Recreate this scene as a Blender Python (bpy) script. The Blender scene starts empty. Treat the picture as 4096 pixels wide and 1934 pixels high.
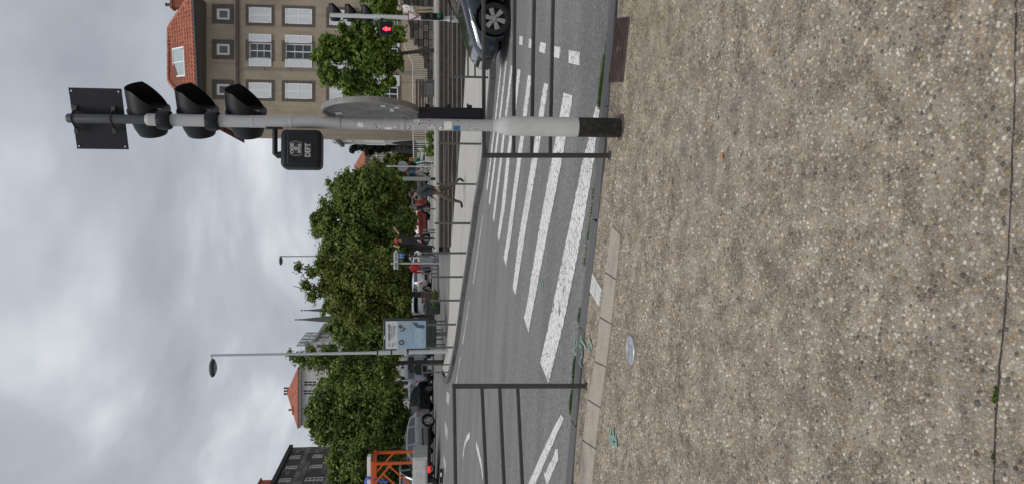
import bpy, math, random
import numpy as np
from mathutils import Vector, Matrix
R = math.radians
random.seed(7)
rng = np.random.default_rng(7)
SC = bpy.context.scene
COL = SC.collection
# ------------------------------------------------------------------ camera
FOC, PITCH, CAM_H = 2959.0, R(6.4), 1.55
cp, sp = math.cos(PITCH), math.sin(PITCH)
fw, rt, up = Vector((0, cp, -sp)), Vector((1, 0, 0)), Vector((0, sp, cp))
cam = bpy.data.cameras.new('camera')
cam.sensor_fit = 'HORIZONTAL'; cam.sensor_width = 36.0
cam.lens = FOC / 4096 * 36.0
cam.clip_start = 0.05; cam.clip_end = 2000
cam_ob = bpy.data.objects.new('camera', cam); COL.objects.link(cam_ob)
cx, cy, cz = -up, rt, -fw          # the phone was held upright: the picture lies on its side
cam_ob.matrix_world = Matrix(((cx.x, cy.x, cz.x, 0), (cx.y, cy.y, cz.y, 0), (cx.z, cy.z, cz.z, CAM_H), (0, 0, 0, 1)))
SC.camera = cam_ob
# ------------------------------------------------------------------ sky and light
SUN_EL, SUN_AZ = R(66), R(215)
w = bpy.data.worlds.new('World'); SC.world = w; w.use_nodes = True
nt = w.node_tree; nt.nodes.clear()
N = nt.nodes.new; L = nt.links.new
out = N('ShaderNodeOutputWorld'); bg = N('ShaderNodeBackground'); L(bg.outputs[0], out.inputs[0])
sky = N('ShaderNodeTexSky'); sky.sky_type = 'NISHITA'; sky.sun_disc = False
sky.sun_elevation = SUN_EL; sky.sun_rotation = SUN_AZ; sky.air_density = 1.2; sky.dust_density = 2.5
skm = N('ShaderNodeVectorMath'); skm.operation = 'SCALE'; skm.inputs['Scale'].default_value = 0.06
L(sky.outputs[0], skm.inputs[0])
tc = N('ShaderNodeTexCoord')
# flat cloud deck: divide the direction by its height so that clouds shrink towards the horizon
sep = N('ShaderNodeSeparateXYZ'); L(tc.outputs['Generated'], sep.inputs[0])
zc = N('ShaderNodeMath'); zc.operation = 'MAXIMUM'; L(sep.outputs[2], zc.inputs[0]); zc.inputs[1].default_value = 0.0
za = N('ShaderNodeMath'); za.operation = 'ADD'; L(zc.outputs[0], za.inputs[0]); za.inputs[1].default_value = 0.30
dx = N('ShaderNodeMath'); dx.operation = 'DIVIDE'; L(sep.outputs[0], dx.inputs[0]); L(za.outputs[0], dx.inputs[1])
dy = N('ShaderNodeMath'); dy.operation = 'DIVIDE'; L(sep.outputs[1], dy.inputs[0]); L(za.outputs[0], dy.inputs[1])
cmb = N('ShaderNodeCombineXYZ'); L(dx.outputs[0], cmb.inputs[0]); L(dy.outputs[0], cmb.inputs[1])
n1 = N('ShaderNodeTexNoise'); n1.inputs['Scale'].default_value = 1.5; n1.inputs['Detail'].default_value = 5; n1.inputs['Roughness'].default_value = 0.5; n1.inputs['Distortion'].default_value = 0.25
L(cmb.outputs[0], n1.inputs['Vector'])
rp = N('ShaderNodeValToRGB')
rp.color_ramp.elements[0].position = 0.30; rp.color_ramp.elements[0].color = (0.25, 0.272, 0.312, 1)
rp.color_ramp.elements[1].position = 0.66; rp.color_ramp.elements[1].color = (0.78, 0.795, 0.825, 1)
e = rp.color_ramp.elements.new(0.50); e.color = (0.435, 0.462, 0.508, 1)
L(n1.outputs['Fac'], rp.inputs[0])
mixs = N('ShaderNodeMix'); mixs.data_type = 'RGBA'; mixs.inputs['Factor'].default_value = 0.88
L(skm.outputs[0], mixs.inputs['A']); L(rp.outputs[0], mixs.inputs['B'])
L(mixs.outputs['Result'], bg.inputs['Color']); bg.inputs['Strength'].default_value = 1.0
sun = bpy.data.lights.new('sun', 'SUN'); sun.energy = 1.5; sun.angle = R(25); sun.color = (1.0, 0.97, 0.92)
sun_ob = bpy.data.objects.new('sun', sun); COL.objects.link(sun_ob)
sd = Vector((math.sin(SUN_AZ) * math.cos(SUN_EL), math.cos(SUN_AZ) * math.cos(SUN_EL), math.sin(SUN_EL)))
sun_ob.rotation_euler = sd.to_track_quat('Z', 'Y').to_euler()
vs = SC.view_settings; vs.view_transform = 'Standard'; vs.look = 'None'; vs.exposure = 0.25; vs.gamma = 1.0
vs.use_curve_mapping = False
# ------------------------------------------------------------------ pixel helpers (photo pixels u, v -> world)
def ray(u, v):
    a, b = (967 - v) / FOC, (2048 - u) / FOC
    y = cp + b * sp
    return a / y, (-sp + b * cp) / y
def at(u, v, y):
    a, b = ray(u, v)
    return Vector((a * y, y, CAM_H + b * y))
# ------------------------------------------------------------------ materials
MATS = {}
def mat(name, col, rough=0.8, var=0.12, scale=6.0, bump=0.0, metal=0.0, coat=0.0, spec=0.4, emit=None, detail=6, dirt=None, dirt_scale=1.5, streak=None):
    if name in MATS: return MATS[name]
    m = bpy.data.materials.new(name); m.use_nodes = True; MATS[name] = m
    t = m.node_tree; b = t.nodes['Principled BSDF']; N = t.nodes.new; L = t.links.new
    b.inputs['Roughness'].default_value = rough; b.inputs['Metallic'].default_value = metal
    b.inputs['Specular IOR Level'].default_value = spec; b.inputs['Coat Weight'].default_value = coat
    c = Vector(col[:3])
    tc = N('ShaderNodeTexCoord'); nz = N('ShaderNodeTexNoise')
    nz.inputs['Scale'].default_value = scale; nz.inputs['Detail'].default_value = detail; nz.inputs['Roughness'].default_value = 0.65
    L(tc.outputs['Object'], nz.inputs['Vector'])
    r = N('ShaderNodeValToRGB'); r.color_ramp.elements[0].position = 0.3; r.color_ramp.elements[1].position = 0.7
    r.color_ramp.elements[0].color = (*(c * (1 - var)), 1); r.color_ramp.elements[1].color = (*[min(1, x * (1 + var)) for x in c], 1)
    L(nz.outputs['Fac'], r.inputs[0]); src = r.outputs[0]
    if dirt:
        n2 = N('ShaderNodeTexNoise'); n2.inputs['Scale'].default_value = dirt_scale; n2.inputs['Detail'].default_value = 8; n2.inputs['Roughness'].default_value = 0.7
        L(tc.outputs['Object'], n2.inputs['Vector'])
        r2 = N('ShaderNodeValToRGB'); r2.color_ramp.elements[0].position = 0.48; r2.color_ramp.elements[1].position = 0.72
        L(n2.outputs['Fac'], r2.inputs[0])
        mx = N('ShaderNodeMix'); mx.data_type = 'RGBA'; L(r2.outputs[0], mx.inputs['Factor']); L(src, mx.inputs['A']); mx.inputs['B'].default_value = (*dirt, 1)
        src = mx.outputs['Result']
    if streak:
        mp = N('ShaderNodeMapping'); mp.inputs['Scale'].default_value = (2.2, 2.2, .16); L(tc.outputs['Object'], mp.inputs['Vector'])
        n4 = N('ShaderNodeTexNoise'); n4.inputs['Scale'].default_value = 1.6; n4.inputs['Detail'].default_value = 6; L(mp.outputs[0], n4.inputs['Vector'])
        r4 = N('ShaderNodeValToRGB'); r4.color_ramp.elements[0].position = .5; r4.color_ramp.elements[1].position = .75; r4.color_ramp.elements[1].color = (.6, .6, .6, 1); L(n4.outputs['Fac'], r4.inputs[0])
        m4 = N('ShaderNodeMix'); m4.data_type = 'RGBA'; L(r4.outputs[0], m4.inputs['Factor']); L(src, m4.inputs['A']); m4.inputs['B'].default_value = (*streak, 1); src = m4.outputs['Result']
    L(src, b.inputs['Base Color'])
    if bump:
        bp = N('ShaderNodeBump'); bp.inputs['Strength'].default_value = bump; bp.inputs['Distance'].default_value = 0.02
        L(nz.outputs['Fac'], bp.inputs['Height']); L(bp.outputs[0], b.inputs['Normal'])
    if emit:
        b.inputs['Emission Color'].default_value = (*emit[0], 1); b.inputs['Emission Strength'].default_value = emit[1]
    return m
def nodes_of(m): return m.node_tree, m.node_tree.nodes['Principled BSDF'], m.node_tree.nodes.new, m.node_tree.links.new
# ------------------------------------------------------------------ mesh builder
class MB:
    def __init__(s): s.v = []; s.f = []; s.m = []; s.cur = 0
    def add(s, vs, fs):
        o = len(s.v); s.v += [tuple(p) for p in vs]
        for f in fs: s.f.append(tuple(i + o for i in f)); s.m.append(s.cur)
        return s
    def box(s, c, d, rz=0, rx=0, ry=0):
        hx, hy, hz = d[0] / 2, d[1] / 2, d[2] / 2
        M = Matrix.Translation(c) @ Matrix.Rotation(rz, 4, 'Z') @ Matrix.Rotation(ry, 4, 'Y') @ Matrix.Rotation(rx, 4, 'X')
        vs = [M @ Vector((x * hx, y * hy, z * hz)) for z in (-1, 1) for y in (-1, 1) for x in (-1, 1)]
        return s.add(vs, [(0, 2, 3, 1), (4, 5, 7, 6), (0, 1, 5, 4), (2, 6, 7, 3), (0, 4, 6, 2), (1, 3, 7, 5)])
    def box2(s, a, b):
        return s.box(((a[0] + b[0]) / 2, (a[1] + b[1]) / 2, (a[2] + b[2]) / 2), (abs(b[0] - a[0]), abs(b[1] - a[1]), abs(b[2] - a[2])))
    def tube(s, pts, rad, n=8, cap=True):
        pts = [Vector(p) for p in pts]
        if not hasattr(rad, '__len__'): rad = [rad] * len(pts)
        rings = []; ref = None
        for i, p in enumerate(pts):
            d = (pts[min(i + 1, len(pts) - 1)] - pts[max(i - 1, 0)]).normalized()
            if ref is None: ref = Vector((0, 0, 1)) if abs(d.z) < 0.9 else Vector((1, 0, 0))
            a = (ref - d * ref.dot(d)).normalized(); b = d.cross(a); ref = a
            rings.append([p + (a * math.cos(t) + b * math.sin(t)) * rad[i] for t in [2 * math.pi * k / n for k in range(n)]])
        vs = [q for r in rings for q in r]; fs = []
        for i in range(len(pts) - 1):
            for k in range(n):
                fs.append((i * n + k, i * n + (k + 1) % n, (i + 1) * n + (k + 1) % n, (i + 1) * n + k))
        if cap: fs.append(tuple(range(n - 1, -1, -1))); fs.append(tuple((len(pts) - 1) * n + k for k in range(n)))
        return s.add(vs, fs)
    def bar(s, a, b, wx, wy):            # rectangular bar between two points
        a, b = Vector(a), Vector(b); d = (b - a).normalized()
        ref = Vector((0, 1, 0)) if abs(d.y) < 0.9 else Vector((0, 0, 1))
        x = d.cross(ref).normalized() * wx / 2; y = d.cross(x).normalized() * wy / 2
        vs = [p + i * x + j * y for p in (a, b) for (i, j) in ((-1, -1), (1, -1), (1, 1), (-1, 1))]
        return s.add(vs, [(3, 2, 1, 0), (4, 5, 6, 7), (0, 1, 5, 4), (1, 2, 6, 5), (2, 3, 7, 6), (3, 0, 4, 7)])
    def lathe(s, prof, n=20, c=(0, 0, 0), M=None, cap=True):
        vs = []; fs = []; M = M or Matrix.Identity(4); c = Vector(c)
        for r, z in prof:
            for k in range(n):
                t = 2 * math.pi * k / n; vs.append(c + M @ Vector((r * math.cos(t), r * math.sin(t), z)))
        m = len(prof)
        for i in range(m - 1):
            for k in range(n): fs.append((i * n + k, i * n + (k + 1) % n, (i + 1) * n + (k + 1) % n, (i + 1) * n + k))
        if cap: fs.append(tuple(range(n - 1, -1, -1))); fs.append(tuple((m - 1) * n + k for k in range(n)))
        return s.add(vs, fs)
    def prism(s, poly, d, M=None):        # polygon in local xz, extruded along local y by d
        M = M or Matrix.Identity(4); n = len(poly)
        vs = [M @ Vector((p[0], 0, p[1])) for p in poly] + [M @ Vector((p[0], d, p[1])) for p in poly]
        fs = [tuple(range(n)), tuple(range(2 * n - 1, n - 1, -1))] + [(i, i + n, (i + 1) % n + n, (i + 1) % n) for i in range(n)]
        return s.add(vs, fs)
    def ell(s, c, r, n=12, m=8, M=None):
        vs = []; fs = []; M = M or Matrix.Identity(3); c = Vector(c)
        for i in range(m + 1):
            th = math.pi * i / m
            for k in range(n):
                t = 2 * math.pi * k / n
                vs.append(c + M @ Vector((r[0] * math.sin(th) * math.cos(t), r[1] * math.sin(th) * math.sin(t), r[2] * math.cos(th))))
        for i in range(m):
            for k in range(n): fs.append((i * n + k, (i + 1) * n + k, (i + 1) * n + (k + 1) % n, i * n + (k + 1) % n))
        return s.add(vs, fs)
    def mesh(s, name, smooth=False):
        me = bpy.data.meshes.new(name); me.from_pydata(s.v, [], s.f)
        if smooth: me.polygons.foreach_set('use_smooth', [True] * len(me.polygons))
        if any(s.m): me.polygons.foreach_set('material_index', s.m)
        me.update(); return me
    def build(s, name, m, parent=None, smooth=False, bevel=0, seg=2, loc=None, rot=None):
        me = s.mesh(name, smooth)
        for q in (m if isinstance(m, (list, tuple)) else [m]): me.materials.append(q)
        return link(name, me, parent, bevel, seg, loc, rot, smooth)
def link(name, me, parent=None, bevel=0, seg=2, loc=None, rot=None, smooth=False):
    o = bpy.data.objects.new(name, me); COL.objects.link(o)
    if parent: o.parent = parent
    if loc is not None: o.location = loc
    if rot is not None: o.rotation_euler = rot
    if bevel:
        b = o.modifiers.new('bevel', 'BEVEL'); b.width = bevel; b.segments = seg; b.limit_method = 'ANGLE'; b.angle_limit = R(40)
    if smooth and me is not None:
        try: me.set_sharp_from_angle(angle=R(42))
        except Exception: pass
    return o
def npmesh(name, V, Fq, m, parent=None, smooth=False):
    """fast mesh from numpy arrays, faces all of one size"""
    me = bpy.data.meshes.new(name); k = Fq.shape[1]
    me.vertices.add(len(V)); me.vertices.foreach_set('co', np.ascontiguousarray(V, dtype=np.float32).ravel())
    me.loops.add(Fq.size); me.loops.foreach_set('vertex_index', np.ascontiguousarray(Fq, dtype=np.int32).ravel())
    me.polygons.add(len(Fq)); me.polygons.foreach_set('loop_start', np.arange(0, Fq.size, k, dtype=np.int32))
    if smooth: me.polygons.foreach_set('use_smooth', np.ones(len(Fq), dtype=bool))
    me.update(calc_edges=True); me.validate()
    me.materials.append(m)
    return link(name, me, parent)
def thing(name, label, cat, loc=(0, 0, 0), rz=0, group=None):
    o = bpy.data.objects.new(name, None); COL.objects.link(o); o.empty_display_size = 0.2
    o.location = loc; o.rotation_euler = (0, 0, rz)
    return tag(o, label, cat, group)
def tag(o, label, cat, group=None):
    o['label'] = label; o['category'] = cat
    if group: o['group'] = group
    return o
def struct(o, kind='structure', label=None):
    o['kind'] = kind
    if label: o['label'] = label
    return o
def dup(root, loc, rz=None, label=None, parent=None):
    r = root.copy(); COL.objects.link(r); r.location = loc
    if parent: r.parent = parent
    if rz is not None: r.rotation_euler = (0, 0, rz)
    if label: r['label'] = label
    for ch in list(root.children):
        c = ch.copy(); COL.objects.link(c); c.parent = r
        for g in ch.children:
            d = g.copy(); COL.objects.link(d); d.parent = c
    return r
# ------------------------------------------------------------------ the lie of the land: a smooth sheet through measured points
CTRL = []
def cpt(u, v, y, dz=0.0):
    p = at(u, v, y); CTRL.append((p.x, p.y, p.z + dz))
for x, y, z in ((0, 0, -.06), (1.5, 1, -.07), (-1.5, 1, -.03), (0, 3, -.055), (2.5, 4, -.075), (-2.5, 4, .10), (0, -8, -.1), (-8, 0, .25), (8, 0, -.2),
                (25, 8, -.5), (-25, 10, 1.3), (30, 40, .2), (-30, 40, 2.2), (0, 62, 1.42), (0, 120, 1.8), (50, 120, 1.8), (-60, 120, 2.2), (0, -40, -.2), (-50, -30, .6), (50, -30, -.6),
                (9, 33, .15), (16, 33, .0), (16, 50, .8), (4, 34, .5), (6, 45, 1.0)):
    CTRL.append((x, y, z))
for u, v, y in ((2443, 104, 6.54), (2397, 635, 6.73), (2319, 1234, 7.04), (2267, 1934, 7.1),
                (2047, 135, 14.4), (2032, 640, 14.0), (1950, 1100, 17.0), (2000, 1934, 12.5), (1900, 1700, 18.0), (1860, 1900, 20.0), (1800, 1900, 26.0), (1800, 1640, 26.0),
                (1736, 1700, 45.0), (1733, 1450, 45.0), (1742, 1880, 36.0),
                (1947, 635, 18.6), (1912, 844, 21.0), (1880, 1075, 23.5), (1840, 1339, 26.0), (1808, 1500, 28.0), (1984, 300, 17.0), (1992, 0, 16.3)):
    cpt(u, v, y)
for u, v, y in ((1871, 330, 27.5), (1834, 880, 28.0), (1853, 780, 26.7)): cpt(u, v, y, -.12)
for u, v, y in ((1803, 1010, 30.0), (1797, 1250, 31.0), (1785, 1420, 32.0)): cpt(u, v, y, -.12)
for u, v, y in ((1752, 945, 34.0), (1751, 1050, 42.0), (1760, 1120, 38.0), (1742, 1250, 46.0), (1735, 1010, 52.0)): cpt(u, v, y)
C = np.array(CTRL); CX = C[:, :2] / 20.0
def _phi(r): return np.where(r > 1e-9, r * r * np.log(np.maximum(r, 1e-9)), 0.0)
_n = len(C); _A = np.zeros((_n + 3, _n + 3))
_A[:_n, :_n] = _phi(np.linalg.norm(CX[:, None] - CX[None], axis=2)) + np.eye(_n) * 0.004
_A[:_n, _n] = 1; _A[:_n, _n + 1:] = CX; _A[_n, :_n] = 1; _A[_n + 1:, :_n] = CX.T
_W = np.linalg.solve(_A, np.concatenate([C[:, 2], np.zeros(3)]))
def B_arr(x, y):
    P = np.stack([np.clip(np.asarray(x, float), -60, 60), np.clip(np.asarray(y, float), -40, 120)], -1) / 20.0; sh = P.shape[:-1]; P = P.reshape(-1, 2)
    o = np.empty(len(P))
    for i in range(0, len(P), 20000):
        q = P[i:i + 20000]
        o[i:i + 20000] = _phi(np.linalg.norm(q[:, None] - CX[None], axis=2)) @ _W[:_n] + _W[_n] + q @ _W[_n + 1:]
    return o.reshape(sh)
def B(x, y): return float(B_arr(np.array([x]), np.array([y]))[0])
def gnd(u, v, dz=0.0, y0=1.5, y1=70):
    """where the sight line of a photo pixel meets the ground (plus dz)"""
    a, b = ray(u, v); ys = np.concatenate([np.linspace(y0, 12, 500), np.linspace(12, y1, 1200)[1:]])
    d = CAM_H + b * ys - (B_arr(a * ys, ys) + dz)
    i = int(np.argmax(d < 0)) if (d < 0).any() else len(ys) - 1
    if i > 0 and d[i - 1] != d[i]:
        t = d[i - 1] / (d[i - 1] - d[i]); yy = ys[i - 1] + t * (ys[i] - ys[i - 1])
    else: yy = ys[i]
    return Vector((a * yy, yy, float(B_arr(np.array([a * yy]), np.array([yy]))[0]) + dz))
# ================================================================== GROUND
# ---- asphalt: worn grey with fine stone speckle, coarser and darker in patches
def asphalt(name, base, dark):
    m = bpy.data.materials.new(name); m.use_nodes = True; t, b, N, L = nodes_of(m)
    tc = N('ShaderNodeTexCoord')
    vo = N('ShaderNodeTexVoronoi'); vo.inputs['Scale'].default_value = 62; L(tc.outputs['Object'], vo.inputs['Vector'])
    sx = N('ShaderNodeSeparateColor'); L(vo.outputs['Color'], sx.inputs[0])
    r1 = N('ShaderNodeValToRGB'); els = r1.color_ramp.elements
    els[0].position = 0.0; els[0].color = (*[c * .38 for c in base], 1); els[1].position = 1.0; els[1].color = (*[min(1, c * 1.9) for c in base], 1)
    e = els.new(.5); e.color = (*[c * .9 for c in base], 1); e = els.new(.88); e.color = (*[c * 1.25 for c in base], 1)
    L(sx.outputs[0], r1.inputs[0])
    n2 = N('ShaderNodeTexNoise'); n2.inputs['Scale'].default_value = .35; n2.inputs['Detail'].default_value = 7; n2.inputs['Roughness'].default_value = .6; L(tc.outputs['Object'], n2.inputs['Vector'])
    n3 = N('ShaderNodeTexNoise'); n3.inputs['Scale'].default_value = 30; n3.inputs['Detail'].default_value = 4; L(tc.outputs['Object'], n3.inputs['Vector'])
    r2 = N('ShaderNodeValToRGB'); r2.color_ramp.elements[0].position = .40; r2.color_ramp.elements[1].position = .58
    r2.color_ramp.elements[0].color = (*dark, 1); r2.color_ramp.elements[1].color = (*[c * 1.15 for c in base], 1)
    mpp = N('ShaderNodeMapping'); mpp.inputs['Scale'].default_value = (.10, .75, .3); mpp.inputs['Rotation'].default_value = (0, 0, .25); L(tc.outputs['Object'], mpp.inputs['Vector'])
    n5 = N('ShaderNodeTexNoise'); n5.inputs['Scale'].default_value = 1.3; n5.inputs['Detail'].default_value = 5; L(mpp.outputs[0], n5.inputs['Vector'])
    av = N('ShaderNodeMath'); av.operation = 'MULTIPLY_ADD'; av.inputs[1].default_value = .55; L(n5.outputs['Fac'], av.inputs[0]); hv = N('ShaderNodeMath'); hv.operation = 'MULTIPLY'; hv.inputs[1].default_value = .45; L(n2.outputs['Fac'], hv.inputs[0]); L(hv.outputs[0], av.inputs[2]); L(av.outputs[0], r2.inputs[0])
    mx = N('ShaderNodeMix'); mx.data_type = 'RGBA'; mx.inputs['Factor'].default_value = .55
    L(r2.outputs[0], mx.inputs['A']); L(r1.outputs[0], mx.inputs['B'])
    mu = N('ShaderNodeMix'); mu.data_type = 'RGBA'; mu.blend_type = 'OVERLAY'; mu.inputs['Factor'].default_value = .45
    L(mx.outputs['Result'], mu.inputs['A']); L(n3.outputs['Fac'], mu.inputs['B'])
    L(mu.outputs['Result'], b.inputs['Base Color'])
    b.inputs['Roughness'].default_value = .78; b.inputs['Specular IOR Level'].default_value = .35
    bp = N('ShaderNodeBump'); bp.inputs['Strength'].default_value = .7; bp.inputs['Distance'].default_value = .006
    L(sx.outputs[1], bp.inputs['Height']); L(bp.outputs[0], b.inputs['Normal'])
    return m
M_ROAD = asphalt('asphalt', (.185, .182, .178), (.115, .113, .110))
def lines(a, b, n, p=2.2):
    t = np.linspace(-1, 1, n); s = np.sign(t) * np.abs(t) ** p
    return np.where(s < 0, -s * a, s * b)
gx = np.unique(np.concatenate([lines(-500, 500, 110, 4.0), np.linspace(-14, 14, 85)]))
gy = np.unique(np.concatenate([np.linspace(-60, -4, 14), np.linspace(-4, 60, 160), 60 + (np.linspace(0, 1, 40) ** 2.5) * 900]))
def grid_mesh(name, X, Y, Z, m, parent=None, smooth=True):
    h, wd = X.shape; V = np.stack([X, Y, Z], -1).reshape(-1, 3)
    i = np.arange(h * wd).reshape(h, wd)
    Fq = np.stack([i[:-1, :-1], i[:-1, 1:], i[1:, 1:], i[1:, :-1]], -1).reshape(-1, 4)
    return npmesh(name, V, Fq, m, parent, smooth)
GX, GY = np.meshgrid(gx, gy)
road = struct(grid_mesh('road', GX, GY, B_arr(GX, GY), M_ROAD))
# ---- kerb lines (world xy) from the photograph
def px_line(pts, dz=0.0): return [gnd(u, v, dz) for u, v in pts]
near_k = px_line([(2443, 104), (2411, 288), (2397, 635), (2374, 773), (2362, 905), (2345, 1037), (2325, 1176), (2319, 1234), (2299, 1522), (2281, 1683), (2267, 1934)], .068)
near_k = [Vector((14, 6.1, 0)), Vector((6, 6.35, 0)), Vector((3.2, 6.5, 0))] + near_k + [Vector((-4.5, 7.55, 0)), Vector((-8, 8.2, 0)), Vector((-16, 9.5, 0))]
nk = np.array([(p.x, p.y) for p in near_k]); nk = nk[np.argsort(nk[:, 0])]
def near_kerb(x): return np.interp(x, nk[:, 0], nk[:, 1])
KH = .06                                         # the kerb is lowered at the crossing
# ---- materials for the paving
def pebble_mat():
    m = bpy.data.materials.new('river_pebble'); m.use_nodes = True; t, b, N, L = nodes_of(m)
    g = N('ShaderNodeNewGeometry'); oi = N('ShaderNodeObjectInfo')
    ad = N('ShaderNodeMath'); ad.operation = 'ADD'; L(g.outputs['Random Per Island'], ad.inputs[0]); L(oi.outputs['Random'], ad.inputs[1])
    fr = N('ShaderNodeMath'); fr.operation = 'FRACT'; L(ad.outputs[0], fr.inputs[0])
    r = N('ShaderNodeValToRGB'); cr = r.color_ramp; cr.interpolation = 'CONSTANT'
    cols = [(.36, .31, .25), (.25, .21, .165), (.43, .38, .32), (.32, .27, .21), (.21, .18, .145), (.38, .34, .29), (.50, .46, .40), (.29, .235, .175), (.34, .32, .29),
            (.20, .17, .14), (.41, .33, .23), (.30, .28, .25), (.46, .42, .36), (.31, .25, .2), (.55, .51, .46), (.22, .19, .155), (.36, .27, .17), (.39, .36, .31), (.27, .23, .18), (.33, .29, .24), (.58, .54, .48), (.11, .105, .10), (.38, .35, .31), (.34, .29, .23), (.42, .37, .31), (.30, .25, .2), (.36, .32, .27), (.45, .40, .33), (.62, .59, .54), (.16, .14, .115)]
    while len(cr.elements) < len(cols): cr.elements.new(.5)
    for i, c in enumerate(cols): cr.elements[i].position = i / len(cols); cr.elements[i].color = (*c, 1)
    L(fr.outputs[0], r.inputs[0])
    tc = N('ShaderNodeTexCoord'); n = N('ShaderNodeTexNoise'); n.inputs['Scale'].default_value = 5.5; n.inputs['Detail'].default_value = 9; n.inputs['Roughness'].default_value = .78
    L(g.outputs['Position'], n.inputs['Vector'])
    r3 = N('ShaderNodeValToRGB'); r3.color_ramp.elements[0].position = .36; r3.color_ramp.elements[1].position = .6
    r3.color_ramp.elements[0].color = (.54, .475, .40, 1); r3.color_ramp.elements[1].color = (1.12, 1.07, 1.01, 1); L(n.outputs['Fac'], r3.inputs[0])
    mx = N('ShaderNodeMix'); mx.data_type = 'RGBA'; mx.blend_type = 'MULTIPLY'; mx.inputs['Factor'].default_value = 1
    L(r.outputs[0], mx.inputs['A']); L(r3.outputs[0], mx.inputs['B'])
    vd = N('ShaderNodeVectorMath'); vd.operation = 'DISTANCE'; vd.inputs[1].default_value = (1.9, 5.2, 0); L(g.outputs['Position'], vd.inputs[0])
    mr = N('ShaderNodeMapRange'); mr.inputs['From Min'].default_value = 1.5; mr.inputs['From Max'].default_value = .2; mr.inputs['To Max'].default_value = .8; L(vd.outputs['Value'], mr.inputs['Value'])
    mg = N('ShaderNodeMix'); mg.data_type = 'RGBA'; mg.blend_type = 'MULTIPLY'; L(mr.outputs['Result'], mg.inputs['Factor']); L(mx.outputs['Result'], mg.inputs['A']); mg.inputs['B'].default_value = (.72, .78, .52, 1)   # algae on the damp stones by the kerb
    L(mg.outputs['Result'], b.inputs['Base Color'])
    b.inputs['Roughness'].default_value = .62; b.inputs['Specular IOR Level'].default_value = .35
    return m
M_PEB = pebble_mat()
def agg_mat(name, scale, cement, tint=1.0):
    m = bpy.data.materials.new(name); m.use_nodes = True; t, b, N, L = nodes_of(m)
    tc = N('ShaderNodeTexCoord'); vo = N('ShaderNodeTexVoronoi'); vo.inputs['Scale'].default_value = scale; L(tc.outputs['Object'], vo.inputs['Vector'])
    sx = N('ShaderNodeSeparateColor'); L(vo.outputs['Color'], sx.inputs[0])
    r = N('ShaderNodeValToRGB'); cr = r.color_ramp
    cols = [(.16, .14, .115), (.28, .24, .19), (.36, .31, .25), (.24, .2, .16), (.40, .36, .3), (.30, .26, .21), (.50, .46, .4)]
    while len(cr.elements) < len(cols): cr.elements.new(.5)
    for i, c in enumerate(cols): cr.elements[i].position = i / (len(cols) - 1); cr.elements[i].color = (*[x * tint for x in c], 1)
    L(sx.outputs[0], r.inputs[0])
    rd = N('ShaderNodeValToRGB'); rd.color_ramp.elements[0].position = .25; rd.color_ramp.elements[1].position = .5; L(vo.outputs['Distance'], rd.inputs[0])
    n = N('ShaderNodeTexNoise'); n.inputs['Scale'].default_value = 5.5; n.inputs['Detail'].default_value = 9; n.inputs['Roughness'].default_value = .78; L(tc.outputs['Object'], n.inputs['Vector'])
    rc = N('ShaderNodeValToRGB'); rc.color_ramp.elements[0].position = .40; rc.color_ramp.elements[1].position = .62
    rc.color_ramp.elements[0].color = (*[c * .34 for c in cement], 1); rc.color_ramp.elements[1].color = (*[c * 1.05 for c in cement], 1); L(n.outputs['Fac'], rc.inputs[0])
    mx = N('ShaderNodeMix'); mx.data_type = 'RGBA'; L(rd.outputs[0], mx.inputs['Factor']); L(r.outputs[0], mx.inputs['A']); L(rc.outputs[0], mx.inputs['B'])
    L(mx.outputs['Result'], b.inputs['Base Color']); b.inputs['Roughness'].default_value = .85
    bp = N('ShaderNodeBump'); bp.inputs['Strength'].default_value = .8; bp.inputs['Distance'].default_value = .004; bp.invert = True
    L(vo.outputs['Distance'], bp.inputs['Height']); L(bp.outputs[0], b.inputs['Normal'])
    return m
M_AGG = agg_mat('washed_concrete', 150, (.34, .292, .235), .95)
M_FINE = mat('fine_concrete', (.36, .315, .26), .9, .22, 60, .25, dirt=(.25, .215, .175), dirt_scale=5)
M_KERB = mat('kerb_stone', (.105, .104, .104), .8, .25, 14, .35, dirt=(.14, .136, .13), dirt_scale=3)
M_SOIL = mat('joint_soil', (.05, .042, .033), .95, .3, 30)
M_CONC = mat('pale_concrete', (.40, .385, .36), .85, .07, 3, .1, dirt=(.33, .32, .30), dirt_scale=.6)
# ---- near pavement sheet
xs = np.linspace(-12, 12, 121); ts = np.linspace(0, 1, 60)
PX, PT = np.meshgrid(xs, ts); PYk = near_kerb(PX) - .22; PY = -5 + PT * (PYk + 5)
pav = struct(grid_mesh('near_pavement', PX, PY, B_arr(PX, PY) + KH, M_AGG))
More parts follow.
